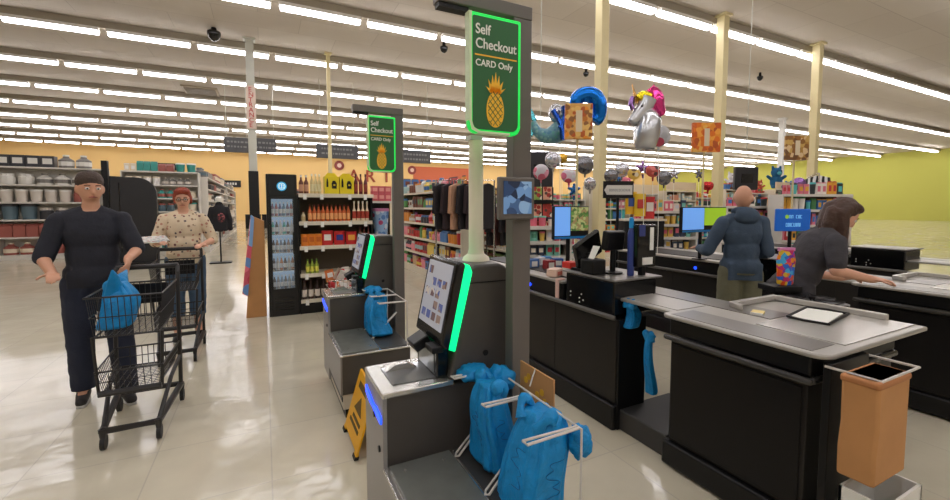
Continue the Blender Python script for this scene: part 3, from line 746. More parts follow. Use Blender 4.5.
# blue bags of lane 1
ragbag('plastic_bag', LX+.10, 2.0, .70, .862, .05, .03, 6.0, 'small blue bag tucked under the slide plate beside the register stand', 0, 'blue bags at the cashier lane')
bb_ = at(646, 375, 2.95)
ragbag('plastic_bag', LX+.12, 1.86, .30, .68, .025, .03, 8.0, 'narrow blue bag hanging in the gap between the two lane counters', 0, 'blue bags at the cashier lane')
# bag carousel with brown paper sack at the counter end
e = E('bag_stand', (LX+.05, .80, 0), 'black bag stand at the end of the near counter', 'bag stand')
MB().box(-.06, .30, -.10, .09, .0, .02).build('stand_foot', BLK, e)
MB().box(-.045, .28, .06, .09, .02, .85).build('back_plate', BLK, e, bevel=.004)
MB().tube([(-.05, .08, .84), (-.05, -.1, .84), (.28, -.1, .84), (.28, .08, .84)], .006).build('hook_wire', WIRE, e)
e = E('paper_bag', (LX+.10, .755, .43), 'tan paper bag hanging on the stand at lower right', 'paper bag')
m = MB(); m.prism([(-.13, 0), (-.135, .12), (-.12, .22), (-.128, .41), (.14, .41), (.14, 0)], -.06, .06, 'y'); m.build('sack', KRAFT, e, bevel=.012)
MB().box(-.132, .142, -.064, .064, .38, .41).build('folded_rim', pm('kraft_dark', (184, 124, 76), .75), e, bevel=.01)
e = E('open_carton', (LX+.13, .755, 0.021), 'white open carton with dark blue print below the tan paper bag', 'box')
m = MB()
for a in ((-.15, -.14, -.10, .05), (.14, .15, -.10, .05), (-.15, .15, -.10, -.09), (-.15, .15, .04, .05)): m.box(*a, 0, .36)
m.box(-.15, .15, -.1, .05, 0, .01); m.build('carton_walls', TAG_, e)
MB().cone((-.08, -.101, .1), (-.08, -.104, .1), .045, n=20).build('blue_mark', pm('navy_mark', (30, 40, 130), .5), e)
MB().box(-.11, .10, -.104, -.1, .25, .29).build('grey_print', pm('grey_print', (150, 150, 160), .6), e)
# black cloth basket stand and snack bag beside the cashier
p = at(812, 296, 2.72)
e = E('bag_carousel', (p.x, p.y, 0), 'black wire bag carousel with dark bags in front of the leaning cashier', 'bag rack', rz=-.4); e.scale = (.62, .62, 1)
m = MB()
for k in range(4):
    a = k*PI/2
    m.tube([(0, 0, .9), (.26*math.cos(a), .26*math.sin(a), .9), (.26*math.cos(a+.9), .26*math.sin(a+.9), .9), (0, 0, .9)], .008)
m.build('ring_frame', CARTB, e); MB().cone((0, 0, 0), (0, 0, .92), .03).build('post', BLK, e)
MB().lathe([(.26, 0), (.26, .03), (.03, .06)], n=24).build('base', BLK, e)
for k in range(4):
    a = k*PI/2+.45
    MB().lathe([(.10, .45), (.12, .5), (.13, .75), (.11, .86), (.12, .9)], (.19*math.cos(a), .19*math.sin(a), 0), 18).build('dark_bag', pm('dark_bag', (36, 36, 38), .35, bump=.6, bscale=14), e)
p = at(785, 282, 2.9)
e = E('balloon_print_bag', (p.x, p.y, .93), 'bright multicoloured snack bag printed like balloons, left of the cashier', 'snack bag', rz=-.4)
e.location.z = p.z-.02
vs = []; 
m = MB().lathe([(.055, 0), (.068, .02), (.07, .12), (.078, .22), (.06, .30), (.064, .31)], n=24, sy=.5); e.scale = (.85, .85, .78); m.build('pouch', spots('party_print', (120, 60, 170), [(240, 90, 40), (40, 110, 220), (240, 200, 60), (210, 40, 120), (250, 150, 40), (70, 180, 230)], 28, .75, .35), e)
MB().box(-.066, .066, -.012, .012, .30, .33).build('top_seal', pm('seal_pink', (216, 140, 190), .4), e)
pe = E('counter_shelf', (p.x, p.y, 0), 'black side shelf carrying the multicoloured snack bag', 'shelf', rz=-.4)
MB().box(-.12, .08, -.06, .1, p.z-.06, p.z-.022).build('shelf_top', BLK, pe, bevel=.004)
MB().box(-.10, .06, -.03, .08, 0, p.z-.06).build('shelf_body', BLK, pe)

# ------------------------------------------------------------ products: prototypes, copied onto shelves
PAL = [(196, 60, 56), (230, 150, 60), (236, 204, 90), (90, 150, 80), (70, 120, 180), (220, 220, 215), (150, 90, 150), (120, 70, 50), (236, 150, 160), (60, 60, 70), (170, 200, 200), (210, 180, 140)]
PROTO = {}
def pmat(c): return pm('product_%d_%d_%d' % c, c, .45)
def mesh_of(mb, mats, smooth=True):
    o = mb.build('tmp', mats, None, smooth); me = o.data; bpy.data.objects.remove(o); return me
def proto(kind, c, c2, w_, d, h):
    key = (kind, c, c2, round(w_, 3), round(d, 3), round(h, 3))
    if key in PROTO: return PROTO[key]
    m = MB()
    if kind == 'product_box':
        m.box(-w_/2, w_/2, -d/2, d/2, 0, h); m.mat(1).box(-w_*.36, w_*.36, -d/2-.002, -d/2, h*.3, h*.78); m.box(-w_/2-.002, -w_/2, -d*.36, d*.36, h*.3, h*.78)
    elif kind == 'product_bottle':
        r = w_/2; m.lathe([(r*.9, 0), (r, h*.04), (r, h*.6), (r*.45, h*.78), (r*.36, h*.9)], n=10); m.mat(1).lathe([(r*1.03, h*.18), (r*1.03, h*.5)], n=10); m.lathe([(r*.42, h*.88), (r*.42, h), (r*.3, h)], n=8)
    elif kind == 'product_can':
        r = w_/2; m.lathe([(r*.93, 0), (r, h*.05), (r, h*.95), (r*.93, h)], n=12); m.mat(1).lathe([(r*1.02, h*.3), (r*1.02, h*.7)], n=12)
    elif kind == 'product_jar':
        r = w_/2; m.lathe([(r*.9, 0), (r, h*.08), (r, h*.7), (r*.8, h*.8)], n=10); m.mat(1).lathe([(r*.84, h*.78), (r*.84, h*.98), (r*.7, h)], n=10)
    elif kind == 'product_carton':
        m.box(-w_/2, w_/2, -d/2, d/2, 0, h*.78); m.mat(1).prism([(-d/2, h*.78), (d/2, h*.78), (.01, h), (-.01, h)], -w_/2, w_/2, 'x')
    elif kind == 'product_tub':
        r = w_/2; m.lathe([(r*.78, 0), (r*.96, h*.85)], n=12); m.mat(1).lathe([(r, h*.84), (r, h*.96), (r*.9, h)], n=12)
    elif kind == 'product_packet':
        m.box(-w_*.46, w_*.46, -d*.2, d*.2, 0, h*.92); m.mat(1).box(-w_*.46, w_*.46, -d*.05, d*.05, h*.9, h); m.box(-w_*.3, w_*.3, -d*.22, -d*.2, h*.25, h*.7)
    else:  # product_pouch
        m.lathe([(w_*.5, 0), (w_*.48, h*.05), (w_*.5, h*.4), (w_*.48, h*.75), (w_*.5, h*.92), (w_*.5, h)], n=12, sy=.34); m.mat(1).box(-w_*.3, w_*.3, -w_*.2, -w_*.17, h*.35, h*.75)
    PROTO[key] = mesh_of(m, [pmat(c), pmat(c2)]); return PROTO[key]
def product(kind, c, c2, w_, d, h, loc, rz, label, cat, group):
    o = bpy.data.objects.new(kind, proto(kind, c, c2, w_, d, h)); C.objects.link(o); o.location = loc; o.rotation_euler = (0, 0, rz)
    return tag(o, label, cat, group)
KN = {'product_box': ('box', 'boxes'), 'product_bottle': ('bottle', 'bottles'), 'product_can': ('can', 'cans'), 'product_pouch': ('pouch', 'pouches'), 'product_jar': ('jar', 'jars'), 'product_carton': ('carton', 'cartons'), 'product_tub': ('tub', 'tubs'), 'product_packet': ('packet', 'packets')}
def gondola(x, y, rz, L, H, nshelf, label, where, pal, kinds=('product_box', 'product_bottle', 'product_can', 'product_pouch', 'product_jar', 'product_carton', 'product_tub', 'product_packet'), dens=1.0, depth=.45, metal=SHELF, backm=SHELFB, hp=(.5, .85), step=(.10, .17), header=None, topstock=True, seed=1, run_=(2, 5)):
    """single sided rack, local front faces -Y, length L along X"""
    e = E('shelf_rack', (x, y, 0), label, 'shelves', None, rz)
    MB().box(-L/2, L/2, depth-.03, depth, 0, H).build('back_panel', backm, e)
    MB().box(-L/2, L/2, .0, depth-.03, 0, .14).build('base_deck', metal, e)
    for s_ in (-1, 1): MB().box(s_*L/2-.015, s_*L/2+.015, 0, depth, 0, H).build('side_upright', metal, e)
    zs = [.14]+[.14+(H-.14)*(k/nshelf) for k in range(1, nshelf)]
    if topstock: zs.append(H)
    for z in zs[1:]:
        s_ = MB().box(-L/2, L/2, .02, depth-.03, z-.025, z).build('shelf', metal, e)
        m = MB()
        m.box(-L/2, L/2, .0, .02, z-.035, z+.008).build('price_rail', metal, s_)
    if header:
        MB().box(-L/2, L/2, .0, .03, H+.02, H+.28).build('header_board', header, e)
    rnd = random.Random(seed); gap = zs[1]-zs[0]
    ca, sa = math.cos(rz), math.sin(rz)
    for si, z in enumerate(zs):
        xx = -L/2+.05
        if z == H and header: continue
        while xx < L/2-.08:
            run = rnd.randint(*run_); kind = rnd.choice(kinds); c_ = rnd.choice(pal); c2 = rnd.choice(pal)
            w_ = round(rnd.uniform(*step), 2); h = round(gap*rnd.uniform(*hp), 2)
            if kind == 'product_can': h = round(min(h, w_*1.4), 2)
            for _ in range(run):
                if xx+w_ > L/2-.03: break
                if rnd.random() < dens:
                    lx, ly = xx+w_/2, .05+w_*.45
                    product(kind, c_, c2, w_*.92, w_*.8, h, (x+lx*ca-ly*sa, y+lx*sa+ly*ca, z+.001), rz, 'small %s %s' % (KN[kind][0], where), KN[kind][0], '%s %s' % (KN[kind][1], where))
                xx += w_
            xx += .01
    return e

# drinks cooler
e = E('drink_cooler', (.225, 6.28, 0), 'slim black glass door drink cooler with round blue emblem', 'drink cooler')
FR = pm('cooler_black', (22, 21, 22), .35)
m = MB(); m.box(-.19, -.165, 0, .55, .0, 1.93); m.box(.165, .19, 0, .55, 0, 1.93); m.box(-.165, .165, .52, .55, 0, 1.93); m.box(-.165, .165, .0, .52, 1.64, 1.93); m.box(-.165, .165, .0, .52, 0, .34)
m.build('cabinet', FR, e, bevel=.004)
MB().box(-.155, .155, .50, .518, .36, 1.62).build('lit_back', pm('cooler_back', (150, 180, 210), .5, emit=.5), e)
for z in (.36, .62, .87, 1.12, 1.37):
    MB().box(-.162, .162, .08, .50, z-.012, z).build('wire_shelf', STEEL, e)
d_ = MB(); d_.box(-.165, -.135, -.02, 0, .34, 1.64); d_.box(.135, .165, -.02, 0, .34, 1.64); d_.box(-.135, .135, -.02, 0, 1.60, 1.64); d_.box(-.135, .135, -.02, 0, .34, .38)
d_ = d_.build('door_frame', FR, e)
MB().box(-.135, .135, -.012, -.008, .38, 1.60).build('door_glass', GLASS, d_, smooth=False)
MB().box(.12, .135, -.05, -.02, .85, 1.15).build('door_handle', BLKG, d_)
g = MB().cone((0, 0, 1.77), (0, -.006, 1.77), .062, n=32).build('emblem', pm('emblem_blue', (40, 160, 205), .4, emit=.5), e, smooth=False)
m = MB()
m.tube([(.042*math.cos(a), -.009, 1.77+.042*math.sin(a)) for a in [2*PI*k/24 for k in range(24)]], .004, 5, closed=True)
m.box(-.006, .006, -.011, -.006, 1.74, 1.80)
for s_ in (-1, 1): m.tube([(s_*.012, -.009, 1.745), (s_*.028, -.009, 1.755), (s_*.026, -.009, 1.785), (s_*.012, -.009, 1.79)], .004, 5)
m.build('emblem_mark', pm('emblem_white', (230, 245, 250), .4, emit=.5), g)
m = MB()
for k in range(5): m.box(-.12, .12, -.004, 0, .08+.04*k, .09+.04*k)
m.build('grille', BLKG, e)
cc = [[(120, 60, 110), (170, 60, 70), (90, 90, 150), (60, 130, 170)], [(60, 190, 170), (90, 70, 60), (210, 210, 205)], [(70, 60, 56), (150, 110, 80), (90, 110, 140)], [(70, 50, 44), (190, 180, 170), (200, 130, 70)], [(70, 60, 56), (160, 160, 160), (100, 130, 160)]]
rows = ['bottom', 'second lowest', 'middle', 'second highest', 'top']
for r, z in enumerate((.36, .62, .87, 1.12, 1.37)):
    for k in range(6):
        c_ = cc[4-r][k % len(cc[4-r])]
        product('product_bottle', c_, (225, 225, 225), .042, .042, .19, (.225-.118+.047*k, 6.40, z+.001), 0, 'small bottled drink on the %s shelf inside the black cooler' % rows[r], 'bottle', 'drinks on the %s cooler shelf' % rows[r])

# leaning cardboard display left of the cooler
e = E('cardboard_display', (-.13, 6.4, 0), 'tan cardboard display stand with pink and blue side, left of the cooler', 'display stand')
MB().prism([(-.12, 0), (.13, 0), (.13, 1.30), (.0, 1.36)], -.03, .25, 'y').build('side_board', KRAFT, e, bevel=.003)
pp = MB().prism([(-.155, .34), (-.09, .30), (.012, 1.34), (-.03, 1.38)], -.06, .26, 'y').build('printed_edge', spots('pink_blue_print', (214, 90, 110), [(236, 120, 140), (110, 150, 210), (240, 190, 190), (200, 60, 80)], 7, .55, .6), e, bevel=.003)
MB().prism([(-.062, .98), (-.02, .96), (.014, 1.345), (-.025, 1.382)], -.063, .262, 'y').build('blue_top_print', pm('sky_print', (130, 170, 220), .6), pp)

# bottle rack
e = E('bottle_rack', (.93, 6.25, 0), 'open cream shelf rack of sauces and bottles between cooler and farther kiosk', 'shelves')
MB().box(-.50, .50, .42, .46, 0, 1.67).build('back_panel', SHELFB, e)
for s_ in (-1, 1): MB().box(s_*.50-.012, s_*.50+.012, .02, .46, 0, 1.67).build('side_upright', BLK, e)
MB().box(-.49, .49, .03, .42, 0, .18).build('base', BLK, e)
for z, x0, x1, n_ in ((.20, -.5, .5, 'shelf'), (.56, -.5, .5, 'shelf'), (.945, -.5, .5, 'shelf'), (1.285, -.5, .5, 'shelf'), (1.67, -.5, .52, 'shelf')):
    s_ = MB().box(x0, x1, 0, .42, z-.03, z).build(n_, SHELF, e, bevel=.002)
    m = MB().box(x0, x1, -.012, 0, z-.045, z+.008).build('price_rail', SHELF, s_)
    for xx in (-.42, -.2, .18, .4):
        MB().box(xx-.022, xx+.022, -.016, -.012, z-.075, z-.005).build('price_tag', TAG_, s_)
def bottle_proto(name, h, r, body, labelc, cap_, label, cat, group, shoulder=.6):
    e = E(name, (0, 0, 0), label, cat, group)
    MB().lathe([(r*.92, 0), (r, h*.03), (r, h*shoulder), (r*.42, h*(shoulder+.16)), (r*.36, h*.9)], n=16).build('bottle_body', pmat(body), e)
    MB().lathe([(r*1.03, h*.14), (r*1.03, h*.5)], n=16).build('bottle_label', pmat(labelc), e)
    MB().lathe([(r*.46, h*.88), (r*.46, h), (r*.3, h*1.001)], n=12).build('bottle_cap', pmat(cap_), e)
    return e
def rowof(p, n, x0, dx, y, z):
    p.location = (x0, y, z)
    for k in range(1, n): dup(p, (x0+dx*k, y, z))
Yb = 6.30
rowof(bottle_proto('sauce_bottle', .24, .026, (206, 96, 40), (236, 170, 110), (96, 30, 22), 'orange sauce bottle in the tight row on the second shelf from top', 'bottle', 'orange sauce bottles on the rack'), 10, .575, .058, Yb, 1.286)
rowof(bottle_proto('dressing_bottle', .29, .028, (232, 214, 180), (170, 60, 44), (236, 226, 200), 'cream dressing bottle with red label right of the orange sauce row', 'bottle', 'cream dressing bottles on the rack', .5), 4, 1.18, .062, Yb, 1.286)
rowof(bottle_proto('mini_bottle', .15, .026, (222, 208, 170), (200, 180, 130), (110, 40, 30), 'short cream bottle alone at the left of the second shelf', 'bottle', None), 1, .49, .06, Yb, 1.286)
rowof(bottle_proto('spice_bottle', .26, .03, (110, 60, 44), (200, 150, 120), (230, 220, 210), 'brown bottle at the left end of the rack top', 'bottle', 'brown bottles on the rack top left'), 2, .47, .066, Yb, 1.671)
rowof(bottle_proto('oil_bottle', .28, .024, (216, 196, 140), (226, 216, 170), (236, 230, 210), 'slim pale yellow bottle on the rack top left of the yellow boxes', 'bottle', 'pale yellow bottles on the rack top'), 3, .61, .05, Yb, 1.671)
rowof(bottle_proto('wine_vinegar_bottle', .30, .028, (104, 30, 30), (150, 60, 50), (60, 24, 24), 'dark red bottle on the rack top right of the yellow boxes', 'bottle', 'dark red bottles on the rack top'), 3, 1.21, .07, Yb, 1.671)
rowof(bottle_proto('milk_drink_bottle', .27, .034, (60, 40, 34), (226, 214, 200), (60, 30, 26), 'dark necked bottle with pale label on the lowest rack shelf', 'bottle', 'dark necked bottles on the lowest shelf'), 6, .48, .085, Yb, .201)
rowof(bottle_proto('juice_bottle', .20, .026, (150, 170, 60), (226, 220, 90), (90, 130, 50), 'yellow green bottle on the shelf above the lowest one', 'bottle', 'yellow green bottles on the rack'), 3, .53, .06, Yb, .561)
rowof(bottle_proto('syrup_bottle', .25, .026, (110, 44, 34), (214, 180, 150), (70, 30, 24), 'dark syrup bottle at the right end of the third shelf', 'bottle', 'dark syrup bottles on the third shelf'), 3, 1.26, .06, Yb, .946)
for k in range(2):
    e = E('yellow_carton', (.87+.205*k, 6.33, 1.671), ('bright yellow carton with black bottle print, left one on the rack top', 'bright yellow carton with black bottle print, right one on the rack top')[k], 'box', 'yellow cartons on the rack top')
    MB().box(-.098, .098, -.09, .09, 0, .25).build('carton', pm('carton_yellow', (236, 212, 20), .45), e, bevel=.003)
    MB().prism([(-.09, .25), (.09, .25), (.05, .30), (-.05, .30)], -.03, .03, 'y').build('gable_top', pm('carton_yellow', (236, 212, 20), .45), e)
    m = MB(); m.prism([(-.075, .10), (-.05, .10), (-.05, .17), (-.058, .22), (-.068, .22), (-.075, .17)], -.093, -.09, 'y'); m.build('bottle_print', BLK, e, smooth=False)
    MB().prism([(0, .08), (.06, .08), (.065, .15), (.045, .19), (.01, .19), (-.005, .15)], -.093, -.09, 'y').build('badge_print', BLK, e, smooth=False)
    MB().box(.018, .044, -.095, -.093, .12, .14).build('badge_letter', pm('carton_yellow', (236, 212, 20), .45), e, smooth=False)
for k in range(3):
    o = product('product_pouch', (226, 130, 40), (200, 100, 30), .10, .07, .17, (.50+.09*k, Yb, .946), 0, 'orange snack pouch on the third shelf of the bottle rack', 'pouch', 'orange pouches on the third shelf')
for k in range(3):
    o = product('product_pouch', (196, 40, 40), ((236, 230, 220), (40, 50, 130), (230, 160, 60))[k], .155, .09, .21-.01*k, (.80+.165*k, Yb, .946), 0, ('red snack bag with white print on the third shelf, leftmost of three', 'red snack bag with dark blue print, middle of three on the third shelf', 'red snack bag with orange print, rightmost of three on the third shelf')[k], 'snack bag', 'red snack bags on the third shelf')
rnd = random.Random(3)
e = E('dump_basket', (.98, 5.93, 0), 'wire basket piled with red and white packages in front of the rack', 'basket')
m = MB()
for z in (.3, .42, .52): m.tube([(-.24, -.16, z), (.26, -.16, z), (.26, .16, z), (-.24, .16, z)], .006, 5, closed=True)
for k in range(9): m.tube([(-.22+.055*k, -.16, .52), (-.22+.055*k, -.16, .3), (-.22+.055*k, .16, .3), (-.22+.055*k, .16, .52)], .003, 4)
m.build('wire_basket', STEEL, e)
MB().box(-.24, .26, -.16, .16, .28, .3).build('basket_floor', STEEL, e)
for a in (-.22, .24):
    for b2 in (-.14, .14): MB().cone((a, b2, 0), (a, b2, .3), .01, n=6).build('leg', STEEL, e)
for k in range(14):
    c_ = [(206, 44, 50), (232, 226, 216), (214, 120, 60), (190, 170, 150), (226, 220, 210)][k % 5]
    o = product('product_pouch', c_, (236, 230, 224) if k % 2 else (180, 40, 44), .12, .06, .16, (.79+.055*(k % 7)+rnd.uniform(-.01, .01), 5.86+.12*(k//7), .31+.16*(k//7)+rnd.uniform(0, .04)), rnd.uniform(-.8, .8), 'red and white package piled in the wire basket', 'package', 'packages piled in the wire basket')
    o.rotation_euler = (rnd.uniform(-.4, .4), rnd.uniform(-.5, .5), rnd.uniform(-1, 1))
# pink bin and pale bucket right of the rack
e = E('side_stand', (1.62, 6.35, 0), 'narrow dark stand right of the bottle rack holding pink packs and a pale tub', 'stand')
MB().box(-.16, .14, 0, .3, 0, 1.06).build('stand_body', BLK, e)
MB().box(-.17, .15, -.02, .3, 1.03, 1.06).build('lower_shelf', SHELFW, e); MB().box(-.17, .15, .18, .3, 1.06, 1.55).build('rear_riser', BLK, e)
MB().box(-.17, .15, -.02, .3, 1.55, 1.58).build('upper_shelf', SHELFW, e)
for k in range(6):
    product('product_box', (214, 96, 104), (236, 160, 150), .095, .1, .11, (1.50+.10*(k % 3), 6.40, 1.582+.112*(k//3)), 0, 'pink package stacked on the stand right of the bottle rack', 'box', 'pink packages on the side stand')
e = E('ice_tub', (1.60, 6.44, 1.061), 'pale blue and white printed tub below the pink packages', 'tub')
MB().lathe([(.10, 0), (.125, .36), (.13, .37)], n=20, sy=.85).build('tub', spots('tub_print', (150, 180, 216), [(220, 225, 235), (90, 130, 190), (180, 70, 110), (160, 190, 220)], 14, .5), e)
MB().lathe([(.132, .365), (.132, .40), (.12, .41)], n=20, sy=.85).build('lid', pm('tub_lid', (196, 120, 160), .5), e)

# grocery gondolas
gondola(3.05, 8.55, -PI/2, 3.8, 1.80, 5, 'long cream grocery gondola seen between the two gantries, facing the kiosks', 'on the long gondola between the gantries', PAL, seed=3, step=(.12, .18), run_=(1, 3))
gondola(5.0, 9.2, -PI/2, 3.6, 1.75, 5, 'grocery gondola standing behind the long one, seen beside the cream pole', 'on the second gondola behind the cream pole', [(196, 60, 56), (230, 190, 100), (120, 150, 80), (220, 215, 205), (120, 70, 50)], seed=4, step=(.14, .2))
gondola(4.3, 10.9, 0, 2.4, 2.0, 5, 'grocery shelf end closing the aisle behind the cream pole', 'on the shelf that closes the aisle behind the cream pole', PAL, seed=5, step=(.15, .22))
wn = ['left of the mermaid balloon column', 'just right of the first right column', 'behind the unicorn balloon', 'right of the unicorn balloon', 'left of the bald man', 'behind the bald man', 'right of the bald man', 'behind the blue lane sign', 'above the cashier', 'right of the cashier', 'near the right edge', 'at the far right edge']
PASTEL = [(120, 190, 170), (226, 110, 130), (236, 226, 210), (80, 150, 120), (60, 70, 90), (230, 190, 90), (200, 60, 70), (220, 220, 225)]
MIX = [(200, 60, 60), (60, 120, 190), (236, 230, 220), (90, 190, 190), (230, 170, 60), (50, 60, 60), (220, 120, 140), (70, 130, 80)]
RACKH = (1.95, 1.7, 2.1, 1.9, 2.0, 1.8, 2.1, 2.0, 2.15, 1.9, 2.0, 1.9)
for i in range(12):
    x = 6.15+1.5*i
    pal = (MIX, PASTEL, MIX, PASTEL, [(232, 222, 200), (214, 150, 120), (180, 200, 200), (226, 214, 190)], MIX, PAL, MIX, [(225, 225, 220), (70, 80, 80), (120, 150, 120), (200, 170, 160)], PASTEL, MIX, PAL)[i]
    gondola(x, 9.3+(.25 if i % 2 else 0), 0, 1.42, (1.95, 1.7, 2.1, 1.9, 2.0, 1.8, 2.1, 2.0, 2.15, 1.9, 2.0, 1.9)[i], 6, ('cream', 'white')[i % 2]+' merchandise rack '+wn[i], 'on the rack '+wn[i], pal, seed=20+i, metal=(SHELF, SHELFW)[i % 2], backm=(SHELFB, SHELFW)[i % 2], step=(.12, .18), run_=(1, 2), hp=(.45, .95),
            header=None if i not in (3, 4, 8) else pm('header_cream', (226, 206, 176), .6))
# low candy racks just behind the lanes
for i, (px, F, pal, l) in enumerate(((549, 5.2, PASTEL, 'small peg rack of pale sweets left of the nearest lane screen'), (674, 6.9, PASTEL, 'candy rack with teal and pink packets left of the second lane screen'), (752, 7.6, MIX, 'candy rack right of the bald man'), (816, 7.2, MIX, 'candy rack behind the cashier'))):
    p = at(px, 240, F)
    gondola(p.x, p.y, -.35, (.55, .8, 1.0, 1.3)[i], (1.25, 1.42, 1.5, 1.7)[i], 6, l, ('on the peg rack beside the nearest lane screen', 'on the candy rack at the second lane', 'on the candy rack near the bald man', 'on the candy rack behind the cashier')[i], pal, ('product_pouch', 'product_packet', 'product_tub'), seed=60+i, depth=.3, metal=SHELFW, backm=SHELFB, step=(.08, .12), hp=(.6, .9), run_=(1, 2))
# magazine rack
p = at(537, 205, 6.2)
e = E('magazine_rack', (p.x, p.y, 0), 'tall black magazine rack right of the near gantry post', 'magazine rack', rz=-.45)
MB().box(-.24, .24, 0, .2, 0, 1.78).build('rack_body', BLK, e)
for r in range(3): MB().box(-.24, .24, -.05, 0, 1.05+.25*r, 1.09+.25*r).build('rack_ledge', BLK, e)
for r in range(3):
    for k in range(3):
        o = MB().box(-.065, .065, -.012, 0, 0, .19).build('magazine', spots('cover_%d' % ((r*3+k) % 4), [(226, 170, 140), (200, 70, 60), (236, 216, 170), (150, 180, 90)][(r*3+k) % 4], [(240, 230, 210), (180, 60, 50), (90, 70, 60), (250, 200, 90)], 16, .5), None, smooth=False)
        q = Vector((-.15+.15*k, -.02, 0)); q.rotate(Matrix.Rotation(-.45, 3, 'Z')); o.location = (p.x+q.x, p.y+q.y, 1.095+.25*r); o.rotation_euler = (-.1, 0, -.45)
        tag(o, ['peach', 'red', 'cream', 'lime', ][(r*3+k) % 4]+' covered magazine in the %s row of the black rack, %s one' % (('bottom', 'middle', 'top')[r], ('left', 'centre', 'right')[k]), 'magazine', 'magazines in the black rack')
# black screens hung above
for p0, p1, F, l in (((527, 152), (553, 188), 8.0, 'large black monitor back hanging right of the near gantry post'), ((734, 167), (757, 190), 9.5, 'black monitor back above the bald head')):
    a = at(*p0, F); b_ = at(*p1, F); ww = (b_-a).xy.length; zc = (a.z+b_.z)/2; hh = abs(a.z-b_.z)
    e = E('hanging_monitor', ((a.x+b_.x)/2, (a.y+b_.y)/2, 0), l, 'monitor', rz=-YAW)
    MB().box(-ww/2, ww/2, -.05, .05, zc-hh/2, zc+hh/2).build('casing', pm('casing_black', (34, 33, 36), .4), e, bevel=.02)
    MB().cone((0, 0, zc+hh/2), (0, 0, HC), .008).build('ceiling_pole', GREYP, e)
    MB().box(-.12, .12, -.07, -.05, zc-.1, zc+.1).build('bracket', BLKG, e)
# white arrow sign
a = at(605, 185, 6.2); b_ = at(632, 195, 6.2)
e = E('arrow_sign', ((a.x+b_.x)/2, (a.y+b_.y)/2, 0), 'dark sign carrying a white left pointing board with faint writing', 'sign', rz=-YAW)
zc = (a.z+b_.z)/2
MB().box(-.22, .22, 0, .03, zc-.12, zc+.13).build('dark_board', BLK, e)
MB().prism([(-.21, zc), (-.17, zc+.07), (.2, zc+.07), (.2, zc-.07), (-.17, zc-.07)], -.015, 0, 'y').build('white_board', TAG_, e, smooth=False)
m = MB(); glyphs(m, -.14, .16, zc-.02, .035, -.015); m.build('faint_writing', pm('faint_grey', (150, 150, 150), .5), e, smooth=False)
MB().cone((0, .02, 0), (0, .02, zc), .02).build('post', BLK, e); MB().lathe([(.15, 0), (.15, .02), (.02, .03)], (0, .02, 0)).build('foot', BLK, e)

# ------------------------------------------------------------ left side: aisle, racks, display objects
WHM = [(225, 222, 214), (210, 200, 188), (120, 116, 110), (160, 90, 80), (90, 110, 120), (228, 214, 190), (60, 60, 64)]
gondola(-1.6, 20.2, PI/2, 8.0, 2.45, 6, 'long pale gondola along the left aisle, nearer half', 'on the nearer half of the left aisle gondola', WHM, seed=81, metal=SHELFW, backm=SHELFW, step=(.3, .5), hp=(.6, .9))
gondola(-1.6, 28.0, PI/2, 7.0, 2.45, 6, 'long pale gondola along the left aisle, farther half', 'on the farther half of the left aisle gondola', WHM, seed=82, metal=SHELFW, backm=SHELFW, step=(.4, .6), hp=(.6, .9))
gondola(.9, 23.5, -PI/2, 7.0, 2.0, 5, 'gondola seen through the gap between lettered column and cooler', 'on the gondola behind the lettered column', WHM, seed=83, metal=SHELFW, step=(.4, .6))
gondola(-2.75, 15.7, 0, 1.9, 2.55, 6, 'tall white end rack behind the woman with red hair', 'on the tall white end rack behind the red haired woman', WHM+[(60, 150, 140), (240, 236, 230)], seed=84, metal=SHELFW, backm=SHELFW, step=(.14, .3))
for i in range(4):
    gondola(-5.4-2.6*i, 16.2+.5*(i % 2), 0, 2.4, 2.6, 5, ('white merchandise rack directly behind the black rounded panel', 'white merchandise rack left of the black rounded panel', 'white merchandise rack second from the left edge', 'white merchandise rack at the left edge')[i],
            ('on the white rack behind the rounded panel', 'on the white rack left of the rounded panel', 'on the white rack second from the left edge', 'on the white rack at the left edge')[i], WHM, seed=90+i, metal=SHELFW, backm=SHELFW, step=(.25, .4), hp=(.6, .9))
for i in range(3):
    e = E('storage_bin', (-.9+.5*i, 32.5, 0), ('dark bin at the end of the left aisle, left one', 'dark bin at the end of the left aisle, middle one', 'dark bin at the end of the left aisle, right one')[i], 'bin', 'dark bins at the aisle end')
    MB().box(-.22, .22, -.3, .3, 0, .9).build('bin_body', BLK, e, bevel=.03); MB().box(-.23, .23, -.31, .31, .9, .96).build('bin_lid', BLKG, e, bevel=.02)
e = E('rounded_panel', (-3.0, 13.8, 0), 'tall black panel with one rounded top corner at left, behind the carts', 'panel')
P = [(-.48, 0), (.48, 0), (.48, 1.55)]+[(.48-.42+.42*math.cos(R_(t)), 1.83+.42*math.sin(R_(t))) for t in range(0, 91, 10)]+[(-.48, 2.27)]
MB().prism(P, -.05, .05, 'y').build('panel', pm('panel_black', (30, 29, 31), .5), e, bevel=.01)
MB().box(-.62, -.5, -.07, .07, 0, 2.65).build('edge_post', BLK, e)
MB().box(-.3, -.28, -.056, -.05, .3, 2.1).build('seam', BLKG, e)
MB().box(-.45, .45, -.2, .2, 0, .04).build('foot', BLK, e)
